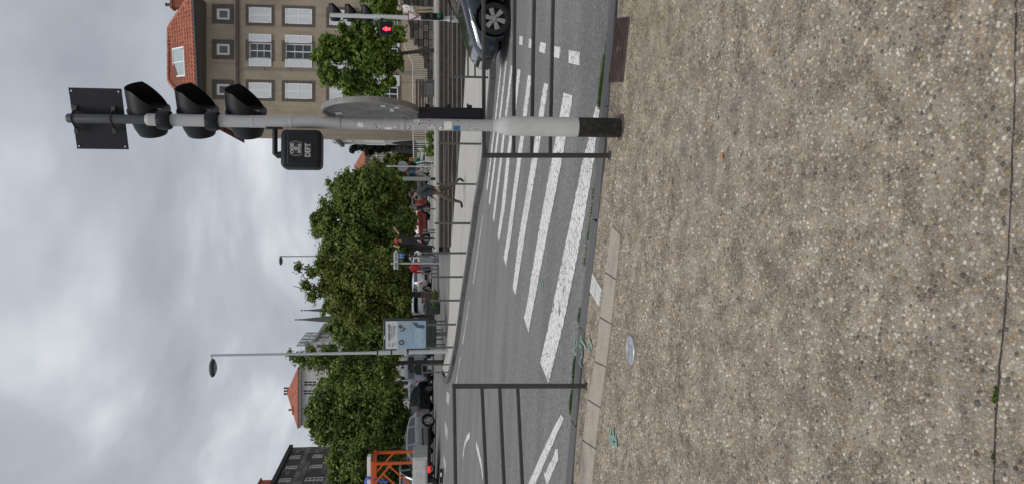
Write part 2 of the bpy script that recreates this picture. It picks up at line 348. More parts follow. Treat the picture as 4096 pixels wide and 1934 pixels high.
# ---- kerb stones on both sides of the street
unit = MB().box((0, 0, 0), (1, 1, 1)).mesh('kerb_stone'); unit.materials.append(M_KERB)
def path_len(P):
    d = np.sqrt((np.diff(P, axis=0) ** 2).sum(1)); return np.concatenate([[0], np.cumsum(d)])
def kerb_row(P, width, top, step, parent, side=1, height=.3, gap=.012, m=None):
    s = path_len(P); k = 0.0; objs = []
    while k < s[-1] - .05:
        ln = min(step * random.uniform(.85, 1.12), s[-1] - k)
        a = np.array([np.interp(k + gap / 2, s, P[:, i]) for i in (0, 1)]); b = np.array([np.interp(k + ln - gap / 2, s, P[:, i]) for i in (0, 1)]); k += ln
        d = b - a; l = np.hypot(*d); nrm = np.array([-d[1], d[0]]) / l * side
        za, zb = B(*a) + top, B(*b) + top
        c = (a + b) / 2 + nrm * width / 2
        o = link('kerb_stone', unit, parent)
        x = Vector((d[0], d[1], zb - za)).normalized(); y = Vector((nrm[0], nrm[1], 0)); z = x.cross(y).normalized()
        if z.z < 0: z = -z
        y = z.cross(x)
        Mx = Matrix((x, y, z)).transposed().to_4x4(); Mx.translation = Vector((c[0], c[1], (za + zb) / 2)) - z * (height / 2 + random.uniform(-.002, .004))
        o.matrix_world = Mx @ Matrix.Diagonal((l, width, height, 1)); bv = o.modifiers.new('bevel', 'BEVEL'); bv.width = .012; bv.segments = 2
        objs.append(o)
    return objs
nkP = np.array([(p[0], p[1]) for p in nk if -9 < p[0] < 9])
kerb_row(nkP, .24, KH + .008, 1.0, pav, side=-1)
# ---- far pavement: strip from its kerb back to the car-park asphalt, round tip at the left
fk_px = [(1984, 300), (1966, 500), (1955, 614), (1932, 749), (1912, 844), (1900, 944), (1889, 1007), (1880, 1072), (1864, 1161), (1851, 1253), (1840, 1339), (1827, 1420), (1819, 1462), (1810, 1496)]
fk = [(p.x, p.y) for p in px_line(fk_px)]
p0, p1 = fk[0], fk[1]
fk = [(40, 13.2), (20, 15.0), (10, 16.2)] + fk
tip = gnd(1790, 1532); bk = gnd(1777, 1503)
fk += [(gnd(1800, 1524).x, gnd(1800, 1524).y), (tip.x - .1, tip.y + .5), (bk.x, bk.y)]
FK = np.array(fk)
back_px = [(1803, 1010), (1800, 1130), (1797, 1250), (1789, 1350), (1783, 1420)]
bk_pts = [(40, 33.5), (20, 33.5), (10, 33.5), (3, 33.5), (1.2, 33.0), (.6, 31.8)] + [(p.x, p.y) for p in px_line(back_px, .12)] + [(bk.x + .25, bk.y + .05)]
def resample(P, n):
    P = np.array(P); s = path_len(P); t = np.linspace(0, s[-1], n); return np.stack([np.interp(t, s, P[:, 0]), np.interp(t, s, P[:, 1])], -1)
# pair the two edges by x
def dense(P, n=400): return resample(P, n)
Fd = FK[:-2]; xs = np.concatenate([np.linspace(40, 8, 20), np.linspace(8, FK[-3][0] + .02, 90)[1:]])
fy = np.interp(-xs, -np.array(Fd)[:, 0], np.array(Fd)[:, 1]); bp_ = np.array(bk_pts); by = np.interp(-xs, -bp_[:, 0], bp_[:, 1])
by = np.maximum(by, fy + .6)
T = np.linspace(0, 1, 24)[:, None]; X = np.repeat(xs[None], 24, 0); Y = fy[None] * (1 - T) + by[None] * T
fpav = struct(grid_mesh('far_pavement', X, Y + .12 * (1 - T), B_arr(X, Y) + .125, M_CONC))
kerb_row(FK, .24, .135, 1.25, fpav, side=-1)
# ---- paint
def paint_mat(name, col, wear=.55, cover=.5):
    m = bpy.data.materials.new(name); m.use_nodes = True; t, b, N, L = nodes_of(m)
    tc = N('ShaderNodeTexCoord'); n = N('ShaderNodeTexNoise'); n.inputs['Scale'].default_value = 55; n.inputs['Detail'].default_value = 4; n.inputs['Roughness'].default_value = .7
    L(tc.outputs['Object'], n.inputs['Vector'])
    v = N('ShaderNodeTexVoronoi'); v.feature = 'DISTANCE_TO_EDGE'; v.inputs['Scale'].default_value = 9; L(tc.outputs['Object'], v.inputs['Vector'])
    r = N('ShaderNodeValToRGB'); r.color_ramp.elements[0].position = cover - .12; r.color_ramp.elements[1].position = cover - .06
    r.color_ramp.elements[0].color = (0, 0, 0, 1); r.color_ramp.elements[1].color = (1, 1, 1, 1); L(n.outputs['Fac'], r.inputs[0])
    nb_ = N('ShaderNodeTexNoise'); nb_.inputs['Scale'].default_value = 2.2; nb_.inputs['Detail'].default_value = 5; L(tc.outputs['Object'], nb_.inputs['Vector'])
    ma = N('ShaderNodeMath'); ma.operation = 'MULTIPLY_ADD'; ma.inputs[1].default_value = .45; L(nb_.outputs['Fac'], ma.inputs[0]); ms = N('ShaderNodeMath'); ms.operation = 'SUBTRACT'; L(n.outputs['Fac'], ms.inputs[0]); ms.inputs[1].default_value = .225; L(ms.outputs[0], ma.inputs[2]); L(ma.outputs[0], r.inputs[0])
    rv = N('ShaderNodeValToRGB'); rv.color_ramp.elements[0].position = .015; rv.color_ramp.elements[1].position = .05; L(v.outputs['Distance'], rv.inputs[0])
    mn = N('ShaderNodeMath'); mn.operation = 'MINIMUM'; L(r.outputs[0], mn.inputs[0]); L(rv.outputs[0], mn.inputs[1])
    mx = N('ShaderNodeMix'); mx.data_type = 'RGBA'; L(mn.outputs[0], mx.inputs['Factor']); mx.inputs['A'].default_value = (.16, .16, .165, 1)
    n2 = N('ShaderNodeTexNoise'); n2.inputs['Scale'].default_value = 3; L(tc.outputs['Object'], n2.inputs['Vector'])
    r2 = N('ShaderNodeValToRGB'); r2.color_ramp.elements[0].color = (*[c * .85 for c in col], 1); r2.color_ramp.elements[1].color = (*[min(1, c * 1.06) for c in col], 1); L(n2.outputs['Fac'], r2.inputs[0])
    L(r2.outputs[0], mx.inputs['B']); L(mx.outputs['Result'], b.inputs['Base Color']); b.inputs['Roughness'].default_value = .7
    return m
M_PAINT = paint_mat('road_paint', (.70, .69, .66), cover=.47)
M_PAINT2 = paint_mat('faded_road_paint', (.52, .515, .50), cover=.53)
def drape(name, edgeA, edgeB, m, parent, n=14, k=3, dz=.005):
    """a sheet between two pixel edges, laid on the ground"""
    A = resample([(p.x, p.y) for p in px_line(edgeA)], n); Bq = resample([(p.x, p.y) for p in px_line(edgeB)], n)
    rag = rng.normal(0, 1, (2, n))[:, :, None] * .012; dAB = (Bq - A) / (np.linalg.norm(Bq - A, axis=1)[:, None] + 1e-6); A = A + dAB * rag[0]; Bq = Bq + dAB * rag[1]
    t = np.linspace(0, 1, k)[:, None, None]; G = A[None] * (1 - t) + Bq[None] * t
    return grid_mesh(name, G[..., 0], G[..., 1], B_arr(G[..., 0], G[..., 1]) + dz, m, parent)
STR = [([(2385, 426), (2336, 635), (2270, 945), (2196, 1300), (2162, 1447)], [(2401, 429), (2378, 635), (2327, 945), (2255, 1300), (2196, 1529)]),
       ([(2256, 371), (2209, 635), (2153, 945), (2106, 1233), (2097, 1269)], [(2293, 383), (2250, 635), (2189, 945), (2128, 1260), (2116, 1329)]),
       ([(2177, 331), (2129, 635), (2077, 945), (2052, 1153)], [(2195, 337), (2152, 635), (2100, 945), (2064, 1179)]),
       ([(2113, 300), (2070, 635), (2030, 945), (2015, 1029)], [(2128, 306), (2086, 635), (2045, 945), (2025, 1063)]),
       ([(2072, 276), (2027, 635), (2007, 830), (1991, 940)], [(2084, 280), (2040, 635), (2021, 830), (1997, 968)]),
       ([(2044, 262), (2000, 635), (1972, 870)], [(2052, 264), (2010, 635), (1977, 891)]),
       ([(2023, 245), (1977, 635), (1956, 807)], [(2029, 247), (1985, 635), (1960, 825)]),
       ([(2006, 230), (1961, 635), (1947, 755)], [(2011, 232), (1967, 635), (1950, 767)])]
for a, b in STR: drape('crosswalk_stripe', a, b, M_PAINT, road, 90, 4)
for q in ([(2277, 201), (2323, 210), (2319, 262), (2276, 252)], [(2214, 185), (2244, 189), (2240, 235), (2211, 227)], [(2162, 168), (2186, 174), (2182, 216), (2158, 207)],
          [(2117, 155), (2140, 158), (2136, 196), (2115, 190)], [(2079, 144), (2093, 147), (2091, 182), (2077, 177)], [(2050, 136), (2062, 138), (2060, 170), (2048, 167)]):
    drape('dash_mark', [q[0], q[3]], [q[1], q[2]], M_PAINT, road, 4, 4)
drape('lane_line', [(2244, 1651), (2114, 1934)], [(2257, 1674), (2143, 1934)], M_PAINT, road, 10, 3)
drape('lane_line', [(2232, 1782), (2178, 1895)], [(2236, 1835), (2190, 1940)], M_PAINT, road, 8, 3)
for a, b in (((1931, 858), (1892, 1130)), ((1876, 1200), (1849, 1372)), ((1840, 1424), (1822, 1536))):
    drape('edge_line', [a, b], [(a[0] + 3, a[1] + 4), (b[0] + 3, b[1] + 4)], M_PAINT2, road, 14, 2)
for q in ([(1787, 1561), (1799, 1577), (1795, 1626), (1785, 1603)], [(1780, 1681), (1791, 1713), (1789, 1763), (1779, 1724)], [(1775, 1817), (1785, 1858), (1783, 1895), (1774, 1842)]):
    drape('lane_dash', [q[0], q[3]], [q[1], q[2]], M_PAINT2, road, 6, 3)
def ribbon(name, pts, wd, m, parent, dz):
    P = resample([(p.x, p.y) for p in px_line(pts, dz)], max(8, len(pts) * 4)); d = np.gradient(P, axis=0); d /= np.linalg.norm(d, axis=1)[:, None] + 1e-9
    nr = np.stack([-d[:, 1], d[:, 0]], -1) * (wd / 2); G = np.stack([P - nr, P + nr], 0)
    return grid_mesh(name, G[..., 0], G[..., 1], B_arr(G[..., 0], G[..., 1]) + dz, m, parent)
def z8(p): return [(1700 + a / 1.737, 1234 + b / 1.737) for a, b in p]
ribbon('road_arrow', z8([(311, 872), (290, 900), (275, 945), (262, 1030)]), .16, M_PAINT, road, .005)
ribbon('road_arrow', z8([(355, 935), (372, 1000), (392, 1085), (402, 1170)]), .16, M_PAINT, road, .005)
# chalk spray marks in green
M_TEAL = paint_mat('green_spray', (.20, .42, .34), cover=.55)
def z5(p): return [(2000 + a / 2.027, 1100 + b / 2.027) for a, b in p]
for st in ([(612, 515), (600, 560), (600, 605), (625, 660)], [(620, 520), (628, 550), (608, 590)], [(655, 480), (650, 520), (672, 545), (700, 595)], [(664, 482), (648, 545)],
           [(722, 505), (712, 560), (726, 625)], [(738, 610), (735, 560), (724, 520)], [(662, 600), (667, 650), (640, 695), (664, 745)], [(640, 560), (660, 590)]):
    ribbon('green_chalk_mark', z5(st), .022, M_TEAL, road if st[0][0] < 640 else pav, .007 if st[0][0] < 640 else KH + .016)
for st in ([(320, 40), (332, 92)], [(338, 30), (345, 80)], [(350, 45), (347, 90)]): ribbon('green_chalk_mark', z5(st), .03, M_TEAL, road, .009)
for st in ([(1292, 835), (1284, 900), (1300, 935)], [(1302, 820), (1310, 880), (1296, 930)], [(1322, 870), (1330, 930), (1312, 960)], [(1280, 880), (1328, 905)], [(1290, 925), (1334, 955)]):
    ribbon('green_chalk_mark', z8(st), .03, M_TEAL, pav, KH + .012)
# ---- concrete edging slabs between kerb and washed concrete
sl_out = [(2452, 905), (2424, 1100), (2397, 1337), (2382, 1470), (2355, 1600), (2338, 1720), (2322, 1934)]
sl_in = [(2490, 905), (2469, 1110), (2444, 1342), (2419, 1539), (2395, 1700), (2372, 1934)]
def slab_row(A, Bq, n, m, name, parent, dz, gap=.02, h=.05):
    A = resample([(p.x, p.y) for p in px_line(A, KH)], 200); Bq = resample([(p.x, p.y) for p in px_line(Bq, KH)], 200)
    cuts = np.linspace(0, 199, n + 1).astype(int)
    for i in range(n):
        a, b = cuts[i], cuts[i + 1]; g = max(1, int(gap * 200 / 4.2))
        sh = 5
        q = [A[a + (g if i else 0)], A[b], Bq[min(b + sh, 199)], Bq[min(a + sh + g, 199)]] if True else None
        mb = MB(); z = dz + random.uniform(-.001, .003)
        tp = [(p[0], p[1], B(*p) + KH + z) for p in q]; bt = [(p[0], p[1], B(*p) + KH + z - h) for p in q]
        mb.add(tp + bt, [(3, 2, 1, 0), (4, 5, 6, 7), (0, 1, 5, 4), (1, 2, 6, 5), (2, 3, 7, 6), (3, 0, 4, 7)]).build(name, m, parent, bevel=.004)
slab_row(sl_out, sl_in, 6, M_FINE, 'edging_slab', pav, .013)
# dark joints: one between the big washed-concrete bays in front, one beside the edging
JOINT = [(4062, -60), (4060, 200), (4056, 420), (4050, 560), (4046, 700), (4038, 880), (4030, 1050), (4014, 1300), (3998, 1450), (3980, 1700), (3972, 2000)]
_js = np.array(JOINT, float); _k = 0.0; _sl = path_len(_js)
while _k < _sl[-1] - 60:
    _l = random.uniform(90, 260); _p = [(np.interp(t, _sl, _js[:, 0]) + random.gauss(0, 1.6), np.interp(t, _sl, _js[:, 1])) for t in np.linspace(_k, min(_sl[-1], _k + _l), 7)]
    ribbon('pavement_joint', _p, random.uniform(.0018, .006), M_SOIL, pav, KH + .0035); _k += _l + random.choice((0, 0, 20, 60))
ribbon('pavement_joint', [(2443, 1000), (2420, 1110), (2394, 1337), (2379, 1470), (2352, 1600), (2335, 1720), (2319, 1934)], .022, M_SOIL, pav, KH + .006)
# ---- pebbles: the nearest 300 as pieces, the rest of the washed surface as one sheet of real stones
def pebble_templates(n):
    out = []
    for _ in range(n):
        k = 6; an = np.sort((np.arange(k) + rng.uniform(-.3, .3, k)) / k * 2 * np.pi); rr = rng.uniform(.78, 1.12, k)
        el = rng.uniform(.62, 1.0); hh = rng.uniform(.32, .6)
        base = np.stack([np.cos(an) * rr, np.sin(an) * rr * el, np.full(k, -.25)], -1)
        mid = np.stack([np.cos(an) * rr * .80, np.sin(an) * rr * el * .80, np.full(k, hh * .72) + rng.uniform(-.08, .08, k)], -1)
        top = np.array([[rng.uniform(-.1, .1), rng.uniform(-.1, .1), hh]])
        out.append(np.concatenate([base, mid, top]))
    return np.array(out)
PT_ = pebble_templates(24)
pf = []
for i in range(6):
    j = (i + 1) % 6; pf += [(i, j, 6 + j), (i, 6 + j, 6 + i), (6 + i, 6 + j, 12)]
pf = np.array(pf)
rows = []; y = 1.25; r_ = 0; spc = []
while y < 6.9:
    sp_ = .0146 if y < 3.9 else .0172; hw = .335 * y + .12
    x = np.arange(-hw, hw, sp_) + (sp_ / 2 if r_ % 2 else 0); so = .021
    xo = np.concatenate([np.arange(-hw - .75, -hw, so), np.arange(hw + .01, hw + .76, so)]) if r_ % 2 == 0 else np.zeros(0)
    x = np.concatenate([x, xo]); rows.append(np.stack([x, np.full_like(x, y)], -1)); spc.append(np.concatenate([np.full(len(x) - len(xo), sp_), np.full(len(xo), so)])); y += sp_ * .866; r_ += 1
PP = np.concatenate(rows); spc = np.concatenate(spc); PP += rng.uniform(-.45, .45, PP.shape) * spc[:, None]
keep = PP[:, 1] < near_kerb(PP[:, 0]) - .26
# leave stones out where cement, slabs, covers and joints show
def poly_in(P, poly):
    c = np.zeros(len(P), bool); n = len(poly)
    for i in range(n):
        a, b = poly[i], poly[(i + 1) % n]
        cond = ((a[1] > P[:, 1]) != (b[1] > P[:, 1])) & (P[:, 0] < (b[0] - a[0]) * (P[:, 1] - a[1]) / (b[1] - a[1] + 1e-12) + a[0])
        c ^= cond
    return c
def pxpoly(p): return [(q.x, q.y) for q in px_line(p, KH)]
keep &= ~poly_in(PP, pxpoly(sl_out + sl_in[::-1]))
MAN = [(2474, 75), (2520, 68), (2494, 329), (2438, 327)]
PLATE = [(2376, 1089), (2414, 1155), (2405, 1227), (2366, 1162)]
keep &= ~poly_in(PP, pxpoly([(2470, 70), (2524, 62), (2498, 335), (2434, 333)])); keep &= ~poly_in(PP, pxpoly(PLATE))
rc_ = gnd(2524, 1398, KH); keep &= np.hypot(PP[:, 0] - rc_.x, PP[:, 1] - rc_.y) > .125
base_p = gnd(2484, 512, KH); keep &= np.hypot(PP[:, 0] - base_p.x, PP[:, 1] - base_p.y) > .09
def seg_d(P, line):
    d = np.full(len(P), 9.0)
    for a, b in zip(line[:-1], line[1:]):
        a = np.array(a); b = np.array(b); ab = b - a; t = np.clip(((P - a) @ ab) / (ab @ ab), 0, 1); d = np.minimum(d, np.linalg.norm(P - a - t[:, None] * ab, axis=1))
    return d
keep &= seg_d(PP, pxpoly(JOINT)) > .0075
# worn patches where the cement covers the stones (value noise)
def vnoise(P, s, seed):
    q = P * s; i = np.floor(q).astype(int); f = q - i; f = f * f * (3 - 2 * f)
    def h(a, b):
        n = (a * 374761393 + b * 668265263 + seed * 1442695) & 0xffffffff; n = ((n ^ (n >> 13)) * 1274126177) & 0xffffffff
        return ((n ^ (n >> 16)) & 0xffff) / 65535.0
    a, b = i[:, 0], i[:, 1]
    return (h(a, b) * (1 - f[:, 0]) + h(a + 1, b) * f[:, 0]) * (1 - f[:, 1]) + (h(a, b + 1) * (1 - f[:, 0]) + h(a + 1, b + 1) * f[:, 0]) * f[:, 1]
nz = .5 * vnoise(PP, 1.7, 3) + .3 * vnoise(PP, 4.5, 5) + .2 * vnoise(PP, 11, 9)
worn = np.exp(-(((PP[:, 0] - 1.2) / 1.1) ** 2 + ((PP[:, 1] - 4.6) / 1.5) ** 2)) * .34
keep &= rng.uniform(0, 1, len(PP)) < np.clip(1.62 - 1.25 * (nz + worn), .30, .95)
PP = PP[keep]; spc = spc[keep]
size = spc * (.27 + .38 * rng.uniform(0, 1, len(PP)) ** 1.4) * np.where(rng.uniform(0, 1, len(PP)) < .07, 1.4, 1.0)
ang = rng.uniform(0, 2 * np.pi, len(PP)); tid = rng.integers(0, 24, len(PP))
pz = B_arr(PP[:, 0], PP[:, 1]) + KH + .0005
inview = np.abs(PP[:, 0]) < .318 * PP[:, 1]
depth_ok = inview & (PP[:, 1] > 1.80)
order = np.argsort(np.where(depth_ok, PP[:, 1], 99))[:300]
big = np.zeros(len(PP), bool); big[order] = True
pm = []
for t_ in range(24):
    me = bpy.data.meshes.new('pebble'); me.from_pydata(PT_[t_].tolist(), [], pf.tolist()); me.polygons.foreach_set('use_smooth', [True] * len(pf)); me.materials.append(M_PEB); pm.append(me)
for i in order:
    o = link('pebble', pm[tid[i]], pav); o.location = (PP[i, 0], PP[i, 1], pz[i]); o.rotation_euler = (0, 0, ang[i]); o.scale = (size[i] * 1.12,) * 3
idx = np.nonzero(~big)[0]
Vp = PT_[tid[idx]] * size[idx][:, None, None]; c_, s_ = np.cos(ang[idx])[:, None], np.sin(ang[idx])[:, None]
Vx = Vp[..., 0] * c_ - Vp[..., 1] * s_ + PP[idx, 0][:, None]; Vy = Vp[..., 0] * s_ + Vp[..., 1] * c_ + PP[idx, 1][:, None]; Vz = Vp[..., 2] + pz[idx][:, None]
Va = np.stack([Vx, Vy, Vz], -1).reshape(-1, 3); Fa = (pf[None] + (np.arange(len(idx)) * 13)[:, None, None]).reshape(-1, 3)
pst = npmesh('pebble_layer', Va, Fa, M_PEB, pav, True); pst['kind'] = 'stuff'
print('PEBBLES', len(idx))
# ---- covers and plates set in the pavement
M_IRON = mat('rusty_iron', (.085, .055, .05), .6, .25, 9, .2, metal=.3, dirt=(.13, .10, .095), dirt_scale=4)
q = px_line(MAN, KH); mh = thing('manhole_cover', 'rectangular rusty brown iron cover set in pavement near kerb', 'manhole cover', q[0])
def on(p, o): return Vector(p) - o.location
mb = MB(); top = [on(p, mh) + Vector((0, 0, .012)) for p in q]; mb.add(top + [p - Vector((0, 0, .05)) for p in top], [(0, 1, 2, 3), (7, 6, 5, 4), (0, 4, 5, 1), (1, 5, 6, 2), (2, 6, 7, 3), (3, 7, 4, 0)])
mb.build('plate', M_IRON, mh, bevel=.006)
mb = MB()
for i in range(46):
    for j in range(9):
        s, t = (i + .5) / 46, (j + .5) / 9
        if 19 < i < 24 and 3 <= j <= 5: continue
        p = (top[0] * (1 - t) + top[1] * t) * (1 - s) + (top[3] * (1 - t) + top[2] * t) * s
        mb.box(p + Vector((0, 0, .003)), (.014, .007, .006), rz=.7 if (i + j) % 2 else -.7)
mb.build('tread_pattern', M_IRON, mh)['kind'] = 'stuff'
mb = MB()
for s in (.44, .50):
    p = (top[0] * .5 + top[1] * .5) * (1 - s) + (top[3] * .5 + top[2] * .5) * s; mb.box(p + Vector((0, 0, .002)), (.035, .012, .004))
mb.build('lifting_slot', M_SOIL, mh)
M_ALU = mat('cast_metal', (.42, .43, .45), .45, .15, 20, .15, metal=.5)
rcv = thing('round_cover', 'small round grey metal cover set in pebbled pavement', 'cover', rc_)
MB().lathe([(.105, -.03), (.105, .006), (.098, .012), (.09, .012), (.088, .008), (0.001, .008)], 36).build('rim', M_ALU, rcv)
mb = MB(); mb.tube([(.035 * math.cos(t), .035 * math.sin(t), .011) for t in np.linspace(0, 2 * math.pi, 20)], .004, 6)
for k in range(7): mb.box((-.035 + k * .012, -.066 + .004 * math.cos((k - 3) * .5), .0105), (.007, .012, .004))
mb.tube([(-.07, .03, .011), (-.02, .05, .011), (.04, .048, .011), (.07, .02, .011)], .004, 6)
mb.build('raised_mark', M_ALU, rcv)
M_PLATE = mat('pale_plate', (.55, .54, .52), .7, .1, 25, .1)
q = px_line(PLATE, KH); pl = thing('kerb_plate', 'pale scored metal plate beside the near kerb', 'plate', q[0]); top = [on(p, pl) + Vector((0, 0, .018)) for p in q]
for i in range(2):
    for j in range(4):
        def bl(s, t): return (top[0] * (1 - t) + top[1] * t) * (1 - s) + (top[3] * (1 - t) + top[2] * t) * s
        s0, s1, t0, t1 = j / 4 + .012, (j + 1) / 4 - .012, i / 2 + .02, (i + 1) / 2 - .02
        tt = [bl(s0, t0), bl(s0, t1), bl(s1, t1), bl(s1, t0)]
        MB().add(tt + [p - Vector((0, 0, .04)) for p in tt], [(0, 1, 2, 3), (7, 6, 5, 4), (0, 4, 5, 1), (1, 5, 6, 2), (2, 6, 7, 3), (3, 7, 4, 0)]).build('tile', M_PLATE, pl)
# ---- grass and moss in the gutter
def leafmat(name, a, b, tr=.25):
    m = bpy.data.materials.new(name); m.use_nodes = True; t, bs, N, L = nodes_of(m)
    g = N('ShaderNodeNewGeometry'); r = N('ShaderNodeValToRGB'); r.color_ramp.elements[0].color = (*a, 1); r.color_ramp.elements[1].color = (*b, 1); nz_ = N('ShaderNodeTexNoise'); nz_.inputs['Scale'].default_value = 1.5; nz_.inputs['Detail'].default_value = 3; L(g.outputs['Position'], nz_.inputs['Vector'])
    m1 = N('ShaderNodeMath'); m1.operation = 'MULTIPLY_ADD'; m1.inputs[1].default_value = 1.9; m1.inputs[2].default_value = -.70; L(nz_.outputs['Fac'], m1.inputs[0])  # broad noise puts clump light and shade into the leaf colour
    m2 = N('ShaderNodeMath'); m2.operation = 'MULTIPLY_ADD'; m2.inputs[1].default_value = .45; L(g.outputs['Random Per Island'], m2.inputs[0]); L(m1.outputs[0], m2.inputs[2]); L(m2.outputs[0], r.inputs[0])
    L(r.outputs[0], bs.inputs['Base Color']); bs.inputs['Roughness'].default_value = .55; bs.inputs['Specular IOR Level'].default_value = .3
    if tr:
        tl = N('ShaderNodeBsdfTranslucent'); L(r.outputs[0], tl.inputs[0]); mx = N('ShaderNodeMixShader'); mx.inputs[0].default_value = tr
        L(bs.outputs[0], mx.inputs[1]); L(tl.outputs[0], mx.inputs[2]); L(mx.outputs[0], t.nodes['Material Output'].inputs[0])
    return m
M_GRASS = leafmat('gutter_grass', (.05, .10, .015), (.12, .19, .03))
def grass(name, lines_, n, h, m, label, dz=.0):
    V = []; Fs = []
    for pts, cnt, wd in lines_:
        P = resample([(p.x, p.y) for p in px_line(pts, dz)], 60)
        for _ in range(cnt):
            c = P[rng.integers(0, 60)] + rng.normal(0, wd, 2) * np.array([1.6, .8]); z = B(*c) + dz
            a = rng.uniform(0, 6.28); l = h * rng.uniform(.4, 1.2); wv = .004
            d = np.array([math.cos(a), math.sin(a)]); o = len(V); tp = c + rng.normal(0, .45, 2) * l
            V += [(c[0] - d[0] * wv, c[1] - d[1] * wv, z), (c[0] + d[0] * wv, c[1] + d[1] * wv, z), (tp[0], tp[1], z + l)]; Fs.append((o, o + 1, o + 2))
    o = npmesh(name, np.array(V), np.array(Fs), m); o['kind'] = 'stuff'; o['label'] = label; return o
grass('gutter_grass', [([(2446, 90), (2436, 180), (2424, 240), (2416, 290)], 1500, .03), ([(2412, 300), (2405, 360), (2400, 420)], 700, .02), ([(2396, 620), (2392, 660)], 90, .015), ([(2380, 740), (2360, 900), (2340, 1060)], 260, .012),
                       ([(2322, 1240), (2318, 1280)], 160, .018), ([(3985, 1545), (3978, 1600)], 0, .006), ([(2302, 1440), (2297, 1530)], 700, .02), ([(2294, 1560), (2284, 1640)], 500, .018)], 0, .03, M_GRASS, 'green grass and moss growing in the kerb gutter')
grass('joint_moss', [([(3988, 1545), (3978, 1610)], 60, .004), ([(3976, 1800), (3973, 1850)], 18, .003)], 0, .009, M_GRASS, 'green moss in the front pavement joint', KH + .002)
# ================================================================== STREET FURNITURE
M_BLK = mat('black_plastic', (.009, .010, .012), .5, .25, 12, .03, spec=.28)
M_BLK2 = mat('black_matt', (.011, .012, .015), .6, .25, 8, .05, spec=.3, dirt=(.017, .017, .02), dirt_scale=9)
M_GALV = mat('galvanised_grey', (.40, .405, .41), .5, .08, 5, .04, metal=.0, spec=.5, dirt=(.33, .325, .31), dirt_scale=2.5)
M_GALVD = mat('sign_back_grey', (.20, .195, .185), .55, .25, 9, .08, dirt=(.30, .29, .28), dirt_scale=6)
M_TUBE = mat('dark_tube', (.055, .057, .06), .5, .15, 6)
M_RAIL = mat('rail_paint', (.048, .046, .043), .5, .15, 10, .05, spec=.45)
M_BOLL = mat('bollard_paint', (.085, .09, .09), .5, .15, 10, .05)
M_WHITE = mat('white_paint', (.72, .72, .70), .55, .06, 5)
M_STW = mat('sticker_white', (.70, .70, .70), .5, .15, 60)
M_STB = mat('sticker_black', (.03, .03, .032), .5, .1, 30)
def zat(u, y): return CAM_H + ray(u, 967)[1] * y
def text_mesh(s, size, depth=.002, bold=0.0):
    c = bpy.data.curves.new('text', 'FONT'); c.body = s; c.size = size; c.align_x = 'CENTER'; c.align_y = 'CENTER'; c.extrude = depth; c.offset = bold
    o = bpy.data.objects.new('text', c); COL.objects.link(o)
    me = bpy.data.meshes.new_from_object(o.evaluated_get(bpy.context.evaluated_depsgraph_get())); me.materials.clear()
    bpy.data.objects.remove(o); bpy.data.curves.remove(c); return me
def put_text(name, s, size, m, parent, loc, rot=(R(90), 0, 0), sx=1.0, bold=0.0, sk=None):
    me = text_mesh(s, size, bold=bold); me.materials.append(m); o = link(name, me, parent, loc=loc, rot=rot); o.scale = (sx, 1, 1); return o
def z2(a, b): return 1200 + a / 1.737, b / 1.737
# ---- a three-lens vehicle signal, seen from behind: bowl housings with long cut visors
def signal_unit(parent, c, ang, k=1.0, lens=None, name='lamp_housing'):
    """c: lens centre in parent space; ang: heading of the beam"""
    Mz = Matrix.Rotation(ang, 4, 'Z'); Mx = Mz @ Matrix.Rotation(R(90), 4, 'Y')     # local z -> beam
    mb = MB(); mb.lathe([(.09 * k, -.215 * k), (.115 * k, -.21 * k), (.14 * k, -.15 * k), (.168 * k, -.02 * k), (.175 * k, 0), (.175 * k, .018 * k), (.155 * k, .02 * k)], 28, c, Mx)
    h = mb.build(name, M_BLK, parent, smooth=True)
    # visor: a tube round the top, cut back on the lower sides
    n = 26; V = []; F_ = []; c = Vector(c)
    for i in range(n + 1):
        t = R(-172) + R(344) * i / n                     # angle from the top
        a = math.cos(t); ln = .20 * k * (1 if a > .3 else max(.06, .94 * (a + 1) / 1.3))
        for (r, s) in ((.165, 0), (.158, ln), (.152, ln), (.159, 0)):
            V.append(c + Mz @ Vector((.01 + s, math.sin(t) * r * k, math.cos(t) * r * k)))
    for i in range(n):
        for j in range(4):
            F_.append((i * 4 + j, (i + 1) * 4 + j, (i + 1) * 4 + (j + 1) % 4, i * 4 + (j + 1) % 4))
    MB().add(V, F_).build('visor', M_BLK, h, smooth=True)
    mb = MB(); mb.lathe([(.150 * k, .004), (.146 * k, .012), (.08 * k, .024), (.001, .028)], 24, c, Mx)
    mb.build('lens', lens or mat('dark_lens', (.03, .025, .02), .15, .1, 20), h, smooth=True)
    return h
# ---- main traffic signal
bx, by, bz = base_p
PR = .046
sig = thing('traffic_signal', 'tall grey traffic signal pole with black base standing by the near kerb', 'traffic signal', (bx, by, bz))
def zl(u, y=None): return zat(u, y or by) - bz
MB().lathe([(.078, -.05), (.078, .0), (.0775, zl(2310))], 32).build('base_band', mat('chipped_black_paint', (.012, .012, .012), .45, .2, 10, .05, dirt=(.06, .055, .05), dirt_scale=22), sig, smooth=True)
MB().lathe([(.0765, zl(2310)), (.0765, zl(2040)), (.074, zl(2022)), (.058, zl(1996)), (.049, zl(1985)), (PR + .001, zl(1972))], 32).build('sleeve', mat('pale_sleeve', (.53, .53, .52), .5, .08, 4, .03, dirt=(.44, .435, .42), dirt_scale=3), sig, smooth=True)
MB().lathe([(PR, zl(1985)), (PR, zl(1100)), (PR, zl(605)), (.044, zl(590)), (.036, zl(584)), (.03, zl(583))], 32).build('pole', M_GALV, sig, smooth=True)
MB().lathe([(.035, zl(600)), (.035, zl(275)), (.03, zl(269)), (.001, zl(269))], 24).build('top_tube', M_TUBE, sig, smooth=True)
